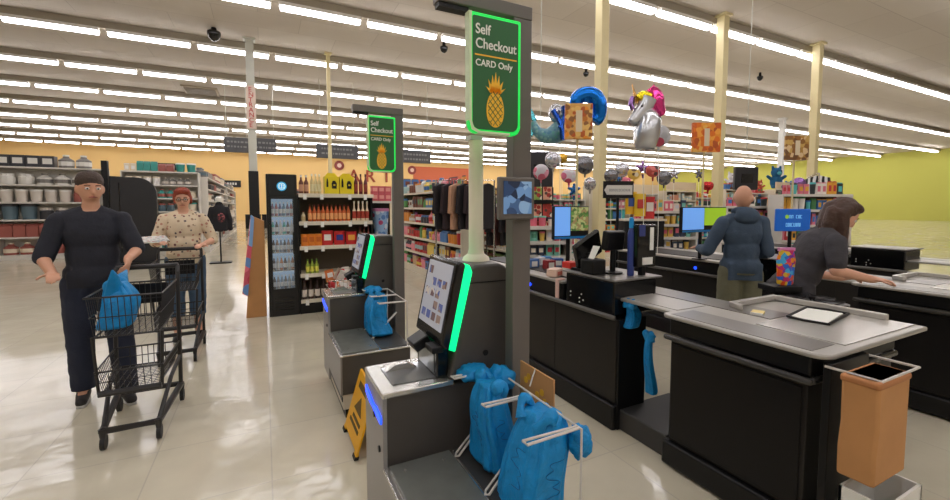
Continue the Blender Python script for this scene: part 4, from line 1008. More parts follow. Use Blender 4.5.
# hoodie on a stand
e = E('hoodie_display', (-1.05, 13.0, 0), 'black hooded top with dark red print on a stand in the left aisle', 'clothes display')
MB().cone((0, 0, .03), (0, 0, 1.7), .02).build('stand_pole', BLK, e); MB().box(-.25, .25, -.18, .18, 0, .03).build('stand_base', BLK, e)
m = MB(); m.ell((0, 0, 1.35), (.19, .12, .2)); m.ell((0, 0, 1.08), (.18, .12, .26)); m.box(-.17, .17, -.1, .1, .85, 1.1)
chain(m, [((-.17, 0, 1.43), .07), ((-.24, 0, 1.15), .06), ((-.25, 0, .9), .05)]); chain(m, [((.17, 0, 1.43), .07), ((.24, 0, 1.15), .06), ((.25, 0, .9), .05)]); m.ell((0, .05, 1.53), (.1, .09, .1))
hb = blob('hooded_top', m, pm('hoodie_black', (26, 25, 30), .85), e, .02, 3)
MB().ell((.04, -.115, 1.2), (.09, .02, .13)).build('chest_print', spots('red_dark_print', (40, 28, 30), [(120, 50, 56), (60, 40, 44), (150, 80, 80)], 20, .6), hb)
MB().lathe([(.07, 1.62), (.09, 1.66), (.085, 1.72), (.04, 1.76)], n=16).build('white_collar_form', TAG_, e)

# ------------------------------------------------------------ foil balloons
FOIL = lambda n, c: pm('foil_'+n, c, .18, metal=.75)
def balloon(px, py, F, r, mat_, label, shape='round', grp='foil balloons over the racks'):
    p = at(px, py, F)
    e = E('foil_balloon', (p.x, p.y, 0), label, 'balloon', grp, rz=-YAW+random.uniform(-.4, .4))
    m = MB()
    if shape == 'round': m.ell((0, 0, p.z), (r, r*.42, r), u=24, v=14)
    elif shape == 'star': m.ell((0, 0, p.z), (r, r*.36, r), u=40, v=14, fn=lambda d: .72+.28*math.cos(5*math.atan2(d.x, d.z)) if abs(d.y) < .98 else .8)
    else: m.ell((0, 0, p.z), (r, r*.4, r), u=30, v=16, fn=lambda d: .82+.2*abs(math.sin(math.atan2(d.x, d.z)))*(1 if d.z > 0 else .75)-.12*(d.z > .93))
    m.build('balloon_body', mat_, e, angle=80)
    MB().cone((0, 0, p.z-r-.05), (0, 0, p.z-r+.02), .012, .02, 8).build('filling_neck', mat_, e)
    MB().tube([(0, 0, p.z-r-.04), (.02, .01, p.z*.5), (0, 0, .05)], .004, 5).build('ribbon', WHITE, e)
    MB().lathe([(.05, 0), (.06, .03), (.02, .06)], n=10).build('weight', mat_, e)
random.seed(21)
BF = [('pale_swirl', (226, 190, 200)), ('silver', (196, 196, 200)), ('grey', (126, 126, 130)), ('pink', (230, 120, 160)), ('gold', (226, 180, 70)), ('violet', (150, 110, 170)), ('teal', (90, 180, 180)), ('red', (200, 60, 60)), ('blue', (60, 130, 200))]
sw = spots('swirl_print', (214, 208, 214), [(214, 110, 130), (236, 200, 80), (120, 160, 210), (230, 160, 180)], 7, .5, .25)
BL = [(541, 172, 7.0, .13, sw, 'round', 'round pastel foil balloon just right of the hanging black monitor'),
      (553, 160, 6.5, .13, FOIL(*BF[1]), 'round', 'round silver foil balloon topmost above the nearest lane screen'),
      (562, 158, 6.7, .09, FOIL(*BF[4]), 'heart', 'small gold foil balloon above the nearest lane screen'),
      (569, 176, 6.3, .12, spots('pink_white_foil', (236, 220, 226), [(226, 120, 150), (240, 240, 240), (220, 90, 110)], 9, .5, .25), 'heart', 'pink and white heart shaped foil balloon above the nearest lane screen'),
      (574, 190, 6.2, .10, FOIL(*BF[8]), 'star', 'small blue star foil balloon just above the nearest lane screen'),
      (585, 165, 6.8, .15, FOIL(*BF[2]), 'round', 'dark grey foil balloon left of the first cream column'),
      (590, 184, 6.9, .11, FOIL(*BF[1]), 'round', 'silver foil balloon touching the first cream column'),
      (611, 176, 7.2, .12, FOIL(*BF[2]), 'round', 'grey foil balloon just right of the first cream column'),
      (622, 170, 7.4, .13, FOIL(*BF[1]), 'round', 'silver foil balloon above the white arrow sign'),
      (634, 174, 7.2, .11, spots('gold_print', (226, 190, 90), [(200, 120, 60), (240, 230, 200), (120, 90, 60)], 9, .5, .3), 'heart', 'gold patterned foil balloon above the yellow bags'),
      (643, 168, 7.4, .13, FOIL(*BF[5]), 'star', 'violet star foil balloon above the yellow bags'),
      (653, 171, 7.1, .12, spots('red_foil_print', (190, 80, 70), [(230, 190, 90), (90, 60, 60), (220, 120, 110)], 9, .5, .3), 'heart', 'red patterned foil balloon below the unicorn balloon'),
      (664, 178, 7.3, .13, FOIL(*BF[2]), 'round', 'grey foil balloon right of the red patterned balloon'),
      (674, 174, 7.6, .11, FOIL(*BF[1]), 'star', 'silver star foil balloon left of the green wall'),
      (699, 174, 8.0, .10, FOIL(*BF[2]), 'star', 'small grey star balloon above the lime screen'),
      (708, 186, 7.8, .10, FOIL(*BF[7]), 'heart', 'small red heart balloon left of the second right column'),
      (799, 184, 8.4, .13, FOIL(*BF[5]), 'round', 'round violet foil balloon left of the rightmost cream column')]
for px, py, F, r, mt, sh, l in BL: balloon(px, py, F, r, mt, l, sh)
# mermaid tail balloon
def local_of(e, pts, F):
    P = [at(a, b2, F)-Vector(e.location) for a, b2 in pts]
    if len(P) < 3: return [tuple(v) for v in P]
    out = []
    for i in range(len(P)-1):
        p0, p1, p2, p3 = P[max(0, i-1)], P[i], P[i+1], P[min(len(P)-1, i+2)]
        for q in range(5):
            t = q/5; out.append(tuple(.5*((2*p1)+(p2-p0)*t+(2*p0-5*p1+4*p2-p3)*t*t+(3*p1-p0-3*p2+p3)*t**3)))
    return out+[tuple(P[-1])]
c0 = at(560, 122, 5.0)
e = E('mermaid_balloon', (c0.x, c0.y, 0), 'large teal mermaid shaped foil balloon with blue hair, behind a printed board', 'balloon')
TEAL = spots('scale_teal', (96, 150, 166), [(70, 130, 160), (130, 180, 180), (90, 160, 150)], 26, .5, .3)
pts = local_of(e, [(533, 122), (538, 132), (548, 136), (560, 131), (570, 122), (580, 118)], 5.0)
MB().tube(pts, lambda t: .05+.16*math.sin(min(1, t*.8)*PI*.6)**1.3, 18, flat=.75).build('tail_body', TEAL, e, angle=80)
q = [tuple(at(a, b2, 5.0)-Vector(e.location)) for a, b2 in ((534, 124), (527, 113), (531, 108), (537, 120))]; q2 = [tuple(at(a, b2, 5.0)-Vector(e.location)) for a, b2 in ((534, 124), (526, 138), (532, 137), (538, 127))]
m = MB(); f_ = Vector(_F)*.025
for qq in (q, q2):
    a_ = [Vector(v)-f_ for v in qq]; b_ = [Vector(v)+f_ for v in qq]; m.add(a_+b_, [(0, 1, 2, 3), (7, 6, 5, 4), (0, 4, 5, 1), (1, 5, 6, 2), (2, 6, 7, 3), (3, 7, 4, 0)])
m.build('tail_fin', FOIL('fin_teal', (90, 180, 190)), e, bevel=.01)
for k, (a1, a2) in enumerate((((553, 110), (563, 140)), ((564, 106), (560, 128)))):
    MB().tube(local_of(e, [a1, ((a1[0]+a2[0])/2+3, (a1[1]+a2[1])/2), a2], 4.8), .03, 8).build('blue_band', FOIL('band_blue', (40, 90, 190)), e)
MB().ell(local_of(e, [(556, 113)], 4.95)[0], (.09, .09, .11)).build('silver_arm', FOIL('silver', (196, 196, 200)), e)
MB().tube(local_of(e, [(578, 112), (576, 101), (583, 95), (593, 96), (599, 104), (599, 116), (595, 122)], 4.9), lambda t: .06+.035*math.sin(t*PI), 14).build('hair', FOIL('hair_blue', (20, 120, 220)), e, angle=80)
MB().tube([(0, 0, c0.z-.1), (.02, 0, 1.4), (0, 0, .05)], .004, 5).build('ribbon', WHITE, e); MB().lathe([(.05, 0), (.06, .03), (.02, .06)], n=10).build('weight', TEAL, e)
# unicorn balloon
c0 = at(645, 118, 5.0)
e = E('unicorn_balloon', (c0.x, c0.y, 0), 'large silver unicorn head foil balloon with pink mane and gold horn', 'balloon')
SIL = pm('foil_unicorn', (206, 208, 210), .22, metal=.7); PK = FOIL('mane_pink', (236, 70, 150))
MB().tube(local_of(e, [(631, 123), (637, 117), (644, 108), (648, 100)], 5.0), lambda t: .055+.06*t, 16).build('head', SIL, e, angle=80)
MB().tube(local_of(e, [(644, 112), (648, 122), (646, 138), (645, 150)], 5.02), lambda t: .10+.05*math.sin(t*PI), 16).build('neck', SIL, e, angle=80)
MB().cone(*local_of(e, [(637, 103), (632, 84)], 5.0), .03, .004, 10).build('horn', FOIL('horn_gold', (230, 180, 110)), e)
MB().tube(local_of(e, [(633, 97), (631, 104), (633, 110)], 5.0), .03, 10).build('violet_forelock', FOIL('violet', (150, 110, 170)), e, angle=80)
MB().tube(local_of(e, [(638, 99), (643, 95), (650, 97)], 4.97), .05, 12).build('yellow_forelock', FOIL('forelock_yellow', (240, 220, 40)), e, angle=80)
MB().tube(local_of(e, [(650, 88), (655, 96), (657, 106), (662, 116)], 5.0), lambda t: .045+.05*math.sin(t*PI), 14).build('mane', PK, e, angle=80)
MB().tube(local_of(e, [(655, 112), (657, 120), (654, 128)], 5.02), .05, 12).build('teal_mane_end', FOIL('teal', (90, 180, 180)), e, angle=80)
MB().cone(*local_of(e, [(652, 94), (654, 84)], 5.0), .03, .005, 8).build('ear', PK, e)
MB().ell(local_of(e, [(642, 106)], 4.88)[0], (.014, .014, .014)).build('eye', BLK, e)
MB().tube([(0, 0, c0.z-.3), (.02, 0, 1.2), (0, 0, .05)], .004, 5).build('ribbon', WHITE, e); MB().lathe([(.05, 0), (.06, .03), (.02, .06)], n=10).build('weight', PK, e)
balloon(659, 136, 5.1, .13, spots('pink_disc_foil', (190, 190, 190), [(214, 90, 110), (180, 180, 182), (200, 200, 204)], 7, .4, .25), 'oval grey foil balloon with pink spot hanging right of the unicorn neck', 'round')

# plush toys on rack tops
def plush(px, py, F, h, c, c2, label, z0=None, arms=True):
    i_ = None; p = atY(px, py, 9.5)
    i_ = max(0, min(11, round((p.x-6.15)/1.5))); p.y = 9.55+(.25 if i_ % 2 else 0); p.x = 6.15+1.5*i_+max(-.5, min(.5, p.x-6.15-1.5*i_)); z0 = RACKH[i_]+.001+.05*h; p.y = 9.5+(.25 if i_ % 2 else 0)
    e = E('plush_toy', (p.x, p.y, z0), label, 'plush toy', 'plush toys on the rack tops', rz=-YAW)
    m = MB(); m.ell((0, 0, h*.3), (h*.26, h*.2, h*.3)); m.ell((0, -.01, h*.72), (h*.24, h*.2, h*.22))
    for s_ in (-1, 1):
        m.ell((s_*h*.17, 0, h*.93), (h*.07, h*.04, h*.12)); cap(m, (s_*h*.2, 0, h*.42), (s_*h*.4, -.01, h*.55), h*.08, h*.07); cap(m, (s_*h*.14, -.02, h*.08), (s_*h*.2, -h*.25, h*.07), h*.09, h*.08)
    b2 = blob('plush_body', m, pm('plush_%d_%d_%d' % c, c, .95, bump=.5, bscale=90), e, h*.035, 2)
    MB().ell((0, -h*.2, h*.68), (h*.1, h*.06, h*.08)).build('muzzle', pm('plush_%d_%d_%d' % c2, c2, .95), b2)
    for s_ in (-1, 1): MB().ell((s_*h*.09, -h*.2, h*.78), h*.025).build('eye', BLK, b2)
plush(776, 181, 10.9, .85, (30, 90, 130), (80, 160, 170), 'teal and navy plush toy with raised ears on the rack right of the bald man')
plush(766, 190, 10.9, .5, (176, 80, 60), (226, 180, 150), 'small rust brown plush toy left of the teal plush toy')
plush(794, 190, 10.8, .6, (60, 110, 180), (220, 220, 230), 'blue plush toy on the rack top left of the rightmost cream column')
plush(540, 175, 8.8, .40, (206, 150, 100), (236, 200, 160), 'tan plush toy on the rack top behind the nearest lane screen')
plush(633, 190, 7.3, .5, (226, 110, 150), (240, 200, 210), 'pink plush toy on the rack top above the yellow bags')
plush(731, 196, 10.6, .6, (214, 214, 220), (240, 240, 240), 'white plush toy hiding just left of the bald head')
# yellow and red big bags on the short rack
for px, py, F, c, c2, l in ((631, 203, 6.8, (236, 184, 40), (60, 90, 160), 'large yellow chip bag with blue print, left one below the balloons'), (640, 205, 6.75, (240, 200, 50), (200, 60, 50), 'large yellow chip bag with red print, right one below the balloons'), (649, 208, 6.8, (200, 50, 50), (240, 230, 220), 'large red chip bag beside the yellow chip bags')):
    p = at(px, py, F)
    o = product('chip_bag', c, c2, .19, .1, .36, (p.x, p.y, p.z-.18), -.4, l, 'snack bag', 'large chip bags below the balloons')
    o.data = proto('product_pouch', c, c2, .19, .1, .36)
p = at(640, 222, 6.78)
e = E('bag_shelf', (p.x, p.y, 0), 'dark stand carrying the large yellow and red chip bags', 'stand', rz=-.4)
MB().box(-.3, .35, -.1, .15, 0, 1.27).build('stand_body', BLK, e); MB().box(-.32, .37, -.14, .18, 1.27, 1.30).build('stand_shelf', SHELF, e)
# clothes rails
def rail(px, F, n, cols, label, z=1.65, grp=None, l=1.0, rz=-.5):
    p = at(px, 206, F)
    e = E('clothes_rail', (p.x, p.y, 0), label, 'clothes rail', None, rz)
    MB().tube([(-l/2, 0, .02), (-l/2, 0, z), (l/2, 0, z), (l/2, 0, .02)], .014, 8).build('rail_frame', STEEL, e)
    for s_ in (-1, 1): MB().box(s_*l/2-.02, s_*l/2+.02, -.25, .25, 0, .03).build('rail_foot', STEEL, e)
    ca, sa = math.cos(rz), math.sin(rz)
    for k in range(n):
        c, nm = cols[k % len(cols)]; x = -l/2+.1+(l-.2)*k/max(1, n-1)
        g = E('hanging_garment', (p.x+x*ca, p.y+x*sa, 0), '%s garment hanging %s' % (nm, grp), 'garment', '%s garments hanging %s' % (nm, grp), rz+PI/2-.5)
        m = MB(); m.prism([(-.2, z-.10), (-.04, z-.05), (.04, z-.05), (.2, z-.10), (.24, z-.5), (.17, z-.52), (.16, z-.3), (.17, z-.75), (-.17, z-.75), (-.16, z-.3), (-.17, z-.52), (-.24, z-.5)], -.025, .025, 'y')
        mt = c if not isinstance(c, tuple) else pm('cloth_%d_%d_%d' % c, c, .9)
        m.build('garment', mt, g, bevel=.015)
        MB().tube([(0, 0, z-.05), (0, 0, z), (.02, 0, z+.025), (.035, 0, z+.012)], .004, 5).build('hanger_hook', STEEL, g)
rail(465, 6.5, 7, [((34, 30, 34), 'black'), ((52, 40, 44), 'dark brown'), ((196, 150, 120), 'tan')], 'clothes rail with dark garments left of the cream kiosk pole', 1.9, 'on the rail beside the cream kiosk pole', .9)
rail(509, 7.6, 6, [((40, 36, 40), 'black'), ((90, 50, 44), 'maroon')], 'clothes rail with dark garments between kiosk pole and gantry post', 1.55, 'on the rail behind the near gantry post', .8)
ZB = bpy.data.materials.new('zebra_cloth'); ZB.use_nodes = True; nt = ZB.node_tree
wv = nt.nodes.new('ShaderNodeTexWave'); wv.inputs['Scale'].default_value = 3.2; wv.inputs['Distortion'].default_value = 3; tc = nt.nodes.new('ShaderNodeTexCoord')
cr = nt.nodes.new('ShaderNodeValToRGB'); cr.color_ramp.interpolation = 'CONSTANT'; cr.color_ramp.elements[0].color = (.01, .01, .01, 1); cr.color_ramp.elements[1].color = (.85, .85, .85, 1); cr.color_ramp.elements[1].position = .5
nt.links.new(tc.outputs['Object'], wv.inputs['Vector']); nt.links.new(wv.outputs['Fac'], cr.inputs[0]); nt.links.new(cr.outputs[0], nt.nodes['Principled BSDF'].inputs['Base Color'])
rail(812, 9.6, 7, [(ZB, 'zebra striped'), ((96, 110, 96), 'grey green'), ((150, 120, 120), 'dusty pink')], 'clothes rail with zebra striped garments above the cashier', 2.2, 'on the rail above the cashier', 1.6, .55)

# ------------------------------------------------------------ people
def hand_pts(m, wrist, d, nrm, curl=.5, side=1, k=1.0):
    """palm, four unequal bent fingers and a thumb; d = palm direction, nrm = palm normal (curl towards it)"""
    wrist = Vector(wrist); d = Vector(d).normalized(); nrm = Vector(nrm); nrm = (nrm-d*nrm.dot(d)).normalized(); s = d.cross(nrm)*side
    rot = Matrix((s, d, nrm)).transposed()
    m.ell(wrist+d*.045*k, (.040*k, .050*k, .016*k), rot, 14, 10)
    cap(m, wrist-d*.02*k, wrist+d*.02*k, .026*k, .026*k)
    for i, (off, L) in enumerate(((.030, .068), (.010, .076), (-.010, .071), (-.029, .056))):
        p = wrist+d*.082*k+s*off*k; dd = d.copy(); rr = .0088*k
        for j, fr in enumerate((.45, .32, .23)):
            a = curl*(.5 if j == 0 else .9)
            dd = (dd*math.cos(a)+nrm*math.sin(a)).normalized()
            q = p+dd*L*fr*k; cap(m, p, q, rr, rr*.92); p = q; rr *= .92
    p = wrist+d*.025*k+s*.032*k; dd = (d*.6+s*.75+nrm*.25).normalized()
    for fr in (.036, .028): q = p+dd*fr*k; cap(m, p, q, .0105*k, .0095*k); p = q; dd = (dd*.8+d*.5+nrm*.3*curl).normalized()

def person(name, label, loc, rz, H, skin, arms, legs=None, lean=0, head_rot=(0, 0, 0), top=None, bottom=None, hair=None, shoe=(40, 38, 38), build=1.0, group=None):
    e = E(name, loc, label, 'person', group, rz); k = H/1.70
    LR = Matrix.Rotation(lean, 3, 'X'); piv = Vector((0, 0, .95*k))
    def up(p): p = Vector(p)*k; return LR @ (p-piv)+piv
    HR = LR @ Matrix.Rotation(head_rot[2], 3, 'Z') @ Matrix.Rotation(head_rot[0], 3, 'X') @ Matrix.Rotation(head_rot[1], 3, 'Y')
    nb = up((0, 0, 1.47))
    def hp(p): return HR @ (Vector(p)*k)+nb        # head-local: origin at neck base
    b = build
    legs = legs or {s: [(s*.09, 0, .90), (s*.10, -.01, .48), (s*.10, .02, .08), (s*.115, -.12, .035)] for s in (-1, 1)}
    m = MB()
    m.ell((0, 0, .95*k), (.155*b*k, .115*b*k, .13*k)); m.ell(up((0, 0, 1.10)), (.135*b*k, .105*b*k, .16*k), LR); m.ell(up((0, 0, 1.27)), (.16*b*k, .115*b*k, .19*k), LR)
    cap(m, up((-.11, 0, 1.365)), up((.11, 0, 1.365)), .06*k)
    for s in (-1, 1): cap(m, up((0, .01, 1.44)), up((s*.14, 0, 1.375)), .045*k, .05*k)
    cap(m, up((0, 0, 1.40)), hp((0, -.01, .05)), .056*k, .05*k)
    m.ell(hp((0, 0, .135)), (.074*k, .092*k, .108*k), HR); m.ell(hp((0, -.028, .085)), (.054*k, .062*k, .062*k), HR)
    m.ell(hp((0, -.094, .108)), (.013*k, .02*k, .02*k), HR, 10, 8); m.ell(hp((0, -.088, .135)), (.008*k, .014*k, .026*k), HR, 10, 8)
    for s in (-1, 1): m.ell(hp((s*.076, .005, .12)), (.010*k, .022*k, .032*k), HR, 10, 8)
    A = {}
    for s in (-1, 1):
        sh = up((s*.168*(.5+.5*b), 0, 1.365)); el, wr, hd, nr, cu = arms[s]; el = Vector(el)*k; wr = Vector(wr)*k; A[s] = (sh, el, wr)
        chain(m, [(sh, .052*k), (el, .040*k), (wr, .028*k)]); hand_pts(m, wr, hd, nr, cu, s, k)
        L = [Vector(p)*k for p in legs[s]]; chain(m, [(L[0], .088*b*k), (L[1], .056*k), (L[2], .038*k)])
        cap(m, L[2], L[3], .036*k, .028*k)
    body = blob('body', m, skin, e, .0085*k, 5)
    # face
    for s in (-1, 1):
        ey = MB().ell(hp((s*.03, -.083, .135)), (.014*k, .008*k, .009*k), HR, 12, 8).build('eye', pm('eye_white', (236, 232, 226), .3), e)
        MB().ell(hp((s*.03, -.0895, .134)), (.006*k, .004*k, .006*k), HR, 10, 6).build('iris', pm('iris', (50, 36, 28), .3), ey)
        MB().tube([hp((s*.014, -.088, .155)), hp((s*.03, -.09, .16)), hp((s*.046, -.08, .155))], .0035*k, 5).build('eyebrow', pm('brow', (96, 62, 44), .8), e)
    MB().tube([hp((-.024, -.084, .072)), hp((0, -.0925, .075)), hp((.024, -.084, .072))], lambda t: .003*k+.003*k*math.sin(t*PI), 6).build('mouth', pm('lips', (170, 90, 84), .5), e)
    # top
    if top:
        mt, sleeve, hem, hood, extra = top
        m = MB(); g = .013*k
        m.ell((0, 0, .96*k), (.165*b*k+g, .125*b*k+g, .15*k)); m.ell(up((0, 0, 1.10)), (.145*b*k+g, .115*b*k+g, .17*k), LR); m.ell(up((0, 0, 1.27)), (.165*b*k+g, .12*b*k+g, .185*k), LR)
        cap(m, up((-.11, 0, 1.36)), up((.11, 0, 1.36)), .062*k+g*.6)
        for s in (-1, 1): cap(m, up((s*.04, .01, 1.42)), up((s*.145, 0, 1.372)), .045*k+g, .05*k+g*.8); m.box(-.15*b*k, .15*b*k, -.105*b*k, .105*b*k, (hem-.05)*k, 1.0*k)
        m2 = MB()
        for s in (-1, 1):
            sh, el, wr = A[s]
            if sleeve > 1: f_ = sleeve-1; chain(m2, [(sh, .055*k+g), (el, .046*k+g*.9), (el+(wr-el)*f_, .034*k+g*.7)])
            else: chain(m2, [(sh, .055*k+g), (sh+(el-sh)*sleeve, .05*k+g*.9)])
        if hood:
            m2.ell(up((0, .085, 1.43)), (.11*k, .06*k, .085*k), LR); m2.tube([hp((.075*math.cos(a), .02+.075*math.sin(a), .0+.02*math.sin(a))) for a in [2*PI*i/16 for i in range(16)]], .024*k, 8, closed=True)
        tp = blob('top', m, mt, e, .011*k, 5, cut=[((0, 0, hem*k), (0, 0, -1)), ] , extra=[(m2, .011*k, 5)], wrinkle=.010)
        tp.name = extra
    # bottoms
    mt, hemz, nm, rr = bottom
    m = MB(); g = .016*k
    m.ell((0, 0, .94*k), (.158*b*k+g, .118*b*k+g, .12*k))
    for s in (-1, 1):
        L = [Vector(p)*k for p in legs[s]]
        chain(m, [(L[0], .09*b*k+g), (L[1], .064*k+g*rr), (L[2], .05*k+g*rr)])
    o = blob(nm, m, mt, e, .011*k, 5, cut=[((0, 0, hemz*k), (0, 0, -1)), ((0, 0, 1.0*k), (0, 0, 1))], wrinkle=.009)
    for s in (-1, 1):
        L = [Vector(p)*k for p in legs[s]]; d = (L[3]-L[2]); d.z = 0; d.normalize()
        m = MB(); cap(m, L[2]+Vector((0, 0, -.025*k))-d*.02*k, L[2]+d*.05*k+Vector((0, 0, -.03*k)), .044*k, .042*k); q = L[2]+d*.15*k; q.z = L[2].z-.045*k
        cap(m, L[2]+d*.05*k+Vector((0, 0, -.035*k)), q, .042*k, .034*k)
        zb = L[2].z-.08*k
        sh_ = blob('shoe', m, pm('shoe_%d' % shoe[0], shoe, .6), e, .008, 3, cut=[((0, 0, zb+.014*k), (0, 0, -1))])
        a = L[2]-d*.055*k; b2 = q+d*.03*k; n = Vector((-d.y, d.x, 0))*.04*k
        m = MB(); P = [a-n*.8, a+n*.8, (a+b2)/2+n, b2+n*.6, b2-n*.6, (a+b2)/2-n]
        m.prism([(v.x, v.y) for v in P], zb, zb+.02*k); m.build('sole', pm('sole_pale', (206, 204, 200), .6), sh_, bevel=.005)
    if hair: hair(e, hp, HR, k, up)
    return e, hp, HR, k, A

# bald man in the hooded top, seen from behind
pm_ = at(738, 330, 3.95)
def stubble(e, hp, HR, k, up): pass
person('person', 'bald person in blue grey hooded top and olive shorts standing with back turned', (pm_.x, pm_.y, 0), PI-YAW-.12, 1.68, SKIN,
       {1: ((.29, -.02, 1.10), (.27, -.27, 1.10), (-.1, -1, .05), (0, 0, -1), .35), -1: ((-.215, .03, 1.10), (-.15, -.20, 1.02), (.2, -1, 0), (0, 0, -1), .5)},
       head_rot=(.06, 0, -.5), top=(pm('hoodie_blue_grey', (66, 82, 100), .9, bump=.2, bscale=60, var=.06), 1.95, .84, True, 'hooded_top'), bottom=(pm('shorts_olive', (112, 110, 86), .85, bump=.2), .52, 'shorts', 2.2), build=.98)
# leaning cashier with long brown hair
pc = at(795, 330, 3.05)
def longhair(e, hp, HR, k, up):
    m = MB()
    m.ell(hp((0, .018, .155)), (.088*k, .098*k, .105*k), HR); 
    for s in (-1, 1):
        a0 = hp((s*.078, .02, .12)); dn = Vector((s*.004, .0, -1))
        chain(m, [(hp((s*.06, .01, .19)), .036*k), (a0, .036*k), (a0+dn*.09*k, .037*k), (a0+dn*.19*k, .034*k), (a0+dn*.28*k+Vector((0, -.02, 0)), .016*k)])
        a1 = hp((s*.05, .07, .10)); chain(m, [(a1, .042*k), (a1+Vector((0, .02, -.10))*k, .044*k), (a1+Vector((0, .03, -.2))*k, .028*k)])
    a2 = hp((0, .085, .13)); chain(m, [(a2, .05*k), (a2+Vector((0, .03, -.1))*k, .048*k), (a2+Vector((0, .05, -.19))*k, .03*k)])
    m.ell(hp((0, -.02, .215)), (.07*k, .07*k, .035*k), HR)
    blob('hair', m, pm('hair_brown', (70, 46, 34), .5, bump=.6, bscale=40, var=.25, vscale=12), e, .009, 3, wrinkle=.006)
person('person', 'cashier with long brown hair in dark grey shirt leaning over the counter at right', (pc.x-.05, pc.y+.02, 0), PI/2-YAW-.15, 1.62, SKIN2,
       {1: ((.25, -.22, 1.05), (.20, -.47, 1.02), (0, -1, 0), (0, 0, -1), .6), -1: ((-.23, -.16, 1.13), (-.18, -.41, 1.07), (0, -1, -.05), (0, 0, -1), .6)},
       lean=.47, head_rot=(.22, 0, -.2), top=(pm('polo_dark_grey', (62, 60, 64), .85, bump=.2), .75, .84, False, 'polo_shirt'), bottom=(pm('trousers_black', (30, 30, 34), .85), .09, 'trousers', 1.2), hair=longhair, build=.95)
# woman with red hair and trolley
pw = Vector((-.80, 5.66, 0))
def redhair(e, hp, HR, k, up):
    m = MB(); m.ell(hp((0, .02, .165)), (.086*k, .095*k, .09*k), HR); chain(m, [(hp((-.05, -.055, .215)), .026*k), (hp((0, -.07, .222)), .026*k), (hp((.05, -.055, .215)), .026*k)])
    for s in (-1, 1): m.ell(hp((s*.072, .015, .12)), (.02*k, .045*k, .06*k), HR)
    blob('hair', m, pm('hair_red', (158, 62, 34), .6, bump=.6, bscale=50, var=.2), e, .009, 3, wrinkle=.008)
    for s in (-1, 1):
        MB().tube([hp((s*.03+.021*math.cos(a), -.1, .135+.016*math.sin(a))) for a in [2*PI*i/14 for i in range(14)]], .0022*k, 5, closed=True).build('glasses_rim', BLK, e)
    MB().tube([hp((-.075, -.02, .14)), hp((-.05, -.1, .14)), hp((.05, -.1, .14)), hp((.075, -.02, .14))], .0018*k, 5).build('glasses_frame', BLK, e)
blouse = spots('blouse_print', (226, 206, 176), [(130, 84, 80), (96, 84, 86), (196, 140, 120), (160, 130, 104)], 22, .3, .85)
person('person', 'woman with short red hair and cream patterned blouse pushing a black trolley', pw, .12, 1.69, SKIN2,
       {1: ((.27, .0, 1.12), (.17, -.28, 1.09), (-.45, -1, .1), (0, 0, -1), .7), -1: ((-.26, -.02, 1.12), (-.20, -.28, 1.13), (.25, -1, .2), (0, 0, -1), .7)},
       head_rot=(.22, 0, -.05), top=(blouse, 1.15, .86, False, 'blouse'), bottom=(pm('jeans_blue', (74, 98, 124), .85, bump=.2, var=.12), .28, 'jeans', 1.3), hair=redhair, shoe=(44, 44, 48), build=1.04)
e = E('paper_sheets', (-1.045, 5.31, 1.155), 'white folded papers held in the hand of the woman with red hair', 'paper', rz=.3)
m = MB(); m.box(-.15, .13, -.09, .09, 0, .006, Matrix.Rotation(.25, 3, 'X')); m.build('sheet', WHITE, e, smooth=False)
m = MB(); m.box(-.12, .15, -.08, .1, .008, .014, Matrix.Rotation(.25, 3, 'X') @ Matrix.Rotation(.12, 3, 'Z')); m.build('top_sheet', spots('newsprint', (214, 212, 206), [(170, 170, 168), (190, 150, 140), (150, 160, 180)], 30, .4), e, smooth=False)
# man at the left edge
def shorthair(e, hp, HR, k, up):
    m = MB(); m.ell(hp((0, .014, .178)), (.083*k, .1*k, .083*k), HR); m.ell(hp((0, .05, .13)), (.078*k, .06*k, .08*k), HR); blob('hair', m, pm('hair_dark', (70, 54, 44), .7, bump=.5), e, .01, 3)
person('person', 'person in navy shirt and dark jeans at the left edge behind the nearer trolley', (-1.17, 4.16, 0), .25, 1.74, SKIN,
       {1: ((.25, -.08, 1.13), (.19, -.34, 1.09), (-.1, -.8, -.6), (-1, 0, -.2), .8), -1: ((-.26, -.05, 1.10), (-.2, -.30, 1.02), (.1, -1, 0), (0, 0, -1), .7)},
       legs={1: [(.09, 0, .90), (.13, -.06, .48), (.15, -.10, .08), (.17, -.24, .035)], -1: [(-.09, 0, .90), (-.10, .02, .48), (-.10, .08, .08), (-.11, -.06, .035)]},
       head_rot=(.12, 0, .2), top=(pm('shirt_navy', (36, 38, 48), .85, bump=.2), .95, .88, False, 'shirt'), bottom=(pm('jeans_dark', (34, 40, 58), .85, bump=.2, var=.1), .09, 'jeans', 1.3), hair=shorthair, build=1.0)

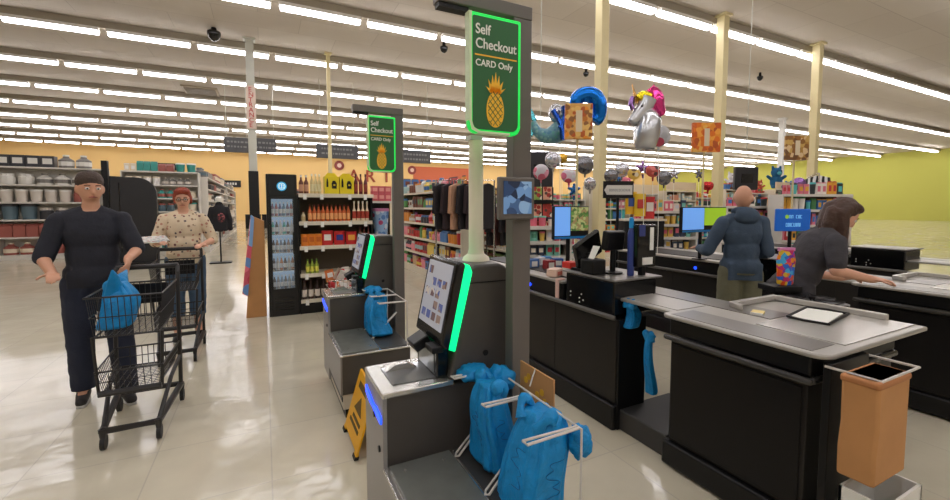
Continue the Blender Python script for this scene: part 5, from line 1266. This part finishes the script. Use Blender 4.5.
# ------------------------------------------------------------ trolleys
def trolley(x, y, rz, label):
    e = E('shopping_trolley', (x, y, 0), label, 'shopping trolley', 'black two tier shopping trolleys', rz)
    rw, fw, L = .19, .14, .29        # rear / front half width, half length
    MB().tube([(-rw, L, .14), (-fw, -L, .12), (fw, -L, .12), (rw, L, .14)], .022, 8).build('base_frame', CARTB, e)
    MB().tube([(-rw, L, .14), (rw, L, .14)], .02, 8).build('rear_crossbar', CARTB, e)
    for s in (-1, 1):
        MB().tube([(s*rw, L-.02, .13), (s*rw, L+.01, .6), (s*rw, L+.05, 1.0), (s*rw*.98, L+.09, 1.04)], .014, 8).build('upright', CARTB, e)
        MB().tube([(s*fw, -L+.03, .13), (s*(fw+.03), .02, .30), (s*rw, L-.01, .36)], .014, 8).build('side_strut', CARTB, e)
        for yy, xx in ((L, rw), (-L, fw)):
            c = MB().cone((s*xx, yy, .135), (s*xx, yy, .07), .022, .014).build('caster', CARTB, e)
            MB().cone((s*xx-.012, yy+.015, .045), (s*xx+.012, yy+.015, .045), .045, n=18).build('wheel', RUB, c)
    MB().tube([(-rw, L+.10, 1.045), (rw, L+.10, 1.045)], .019, 10).build('handle', CARTB, e)
    def basket(nm, z0, z1, y0, y1, w0, w1, st=.032):
        m = MB()
        for z in (z0, (z0+z1)/2, z1):
            f = (z-z0)/(z1-z0)*.03
            m.tube([(-w0-f, y0-f, z), (w0+f, y0-f, z), (w1+f, y1, z), (-w1-f, y1, z)], .0065 if z in (z0, z1) else .0035, 5, closed=True)
        n = int((y1-y0)/st)
        for i in range(n+1):
            yy = y0+(y1-y0)*i/n; ww = w0+(w1-w0)*i/n
            m.tube([(-ww-.03, yy, z1), (-ww, yy, z0), (ww, yy, z0), (ww+.03, yy, z1)], .0028, 4)
        n = int(2*w0/st)
        for i in range(1, n):
            xx = -w0+2*w0*i/n
            m.tube([(xx, y0-.03, z1), (xx, y0, z0), (xx, y1, z0), (xx, y1, z1)], .0028, 4)
        return m.build(nm, CARTB, e)
    basket('upper_basket', .70, .95, -L+.02, L-.02, fw+.02, rw-.03)
    basket('lower_basket', .34, .48, -L+.06, L-.03, fw, rw-.03)
    MB().tube([(-fw-.02, -L+.04, .34), (fw+.02, -L+.04, .34)], .02, 8).build('front_bar', CARTB, e)
    for s in (-1, 1): MB().tube([(s*(fw+.02), -L+.05, .34), (s*(fw+.035), -L+.04, .70)], .010, 6).build('front_post', CARTB, e)
    MB().box(-.13, .13, L+.02, L+.035, .78, .93).build('child_flap', BLK, e, bevel=.008)
    return e
trolley(-.79, 5.07, .06, 'farther black wire trolley pushed by the woman with red hair')
trolley(-.79, 3.56, .02, 'nearer black wire trolley with a blue bag at the left edge')
ragbag('plastic_bag', -.88, 3.52, .715, 1.0, .09, .12, 5.5, 'bright blue plastic bag in the upper basket of the nearer trolley', .0, None, True)
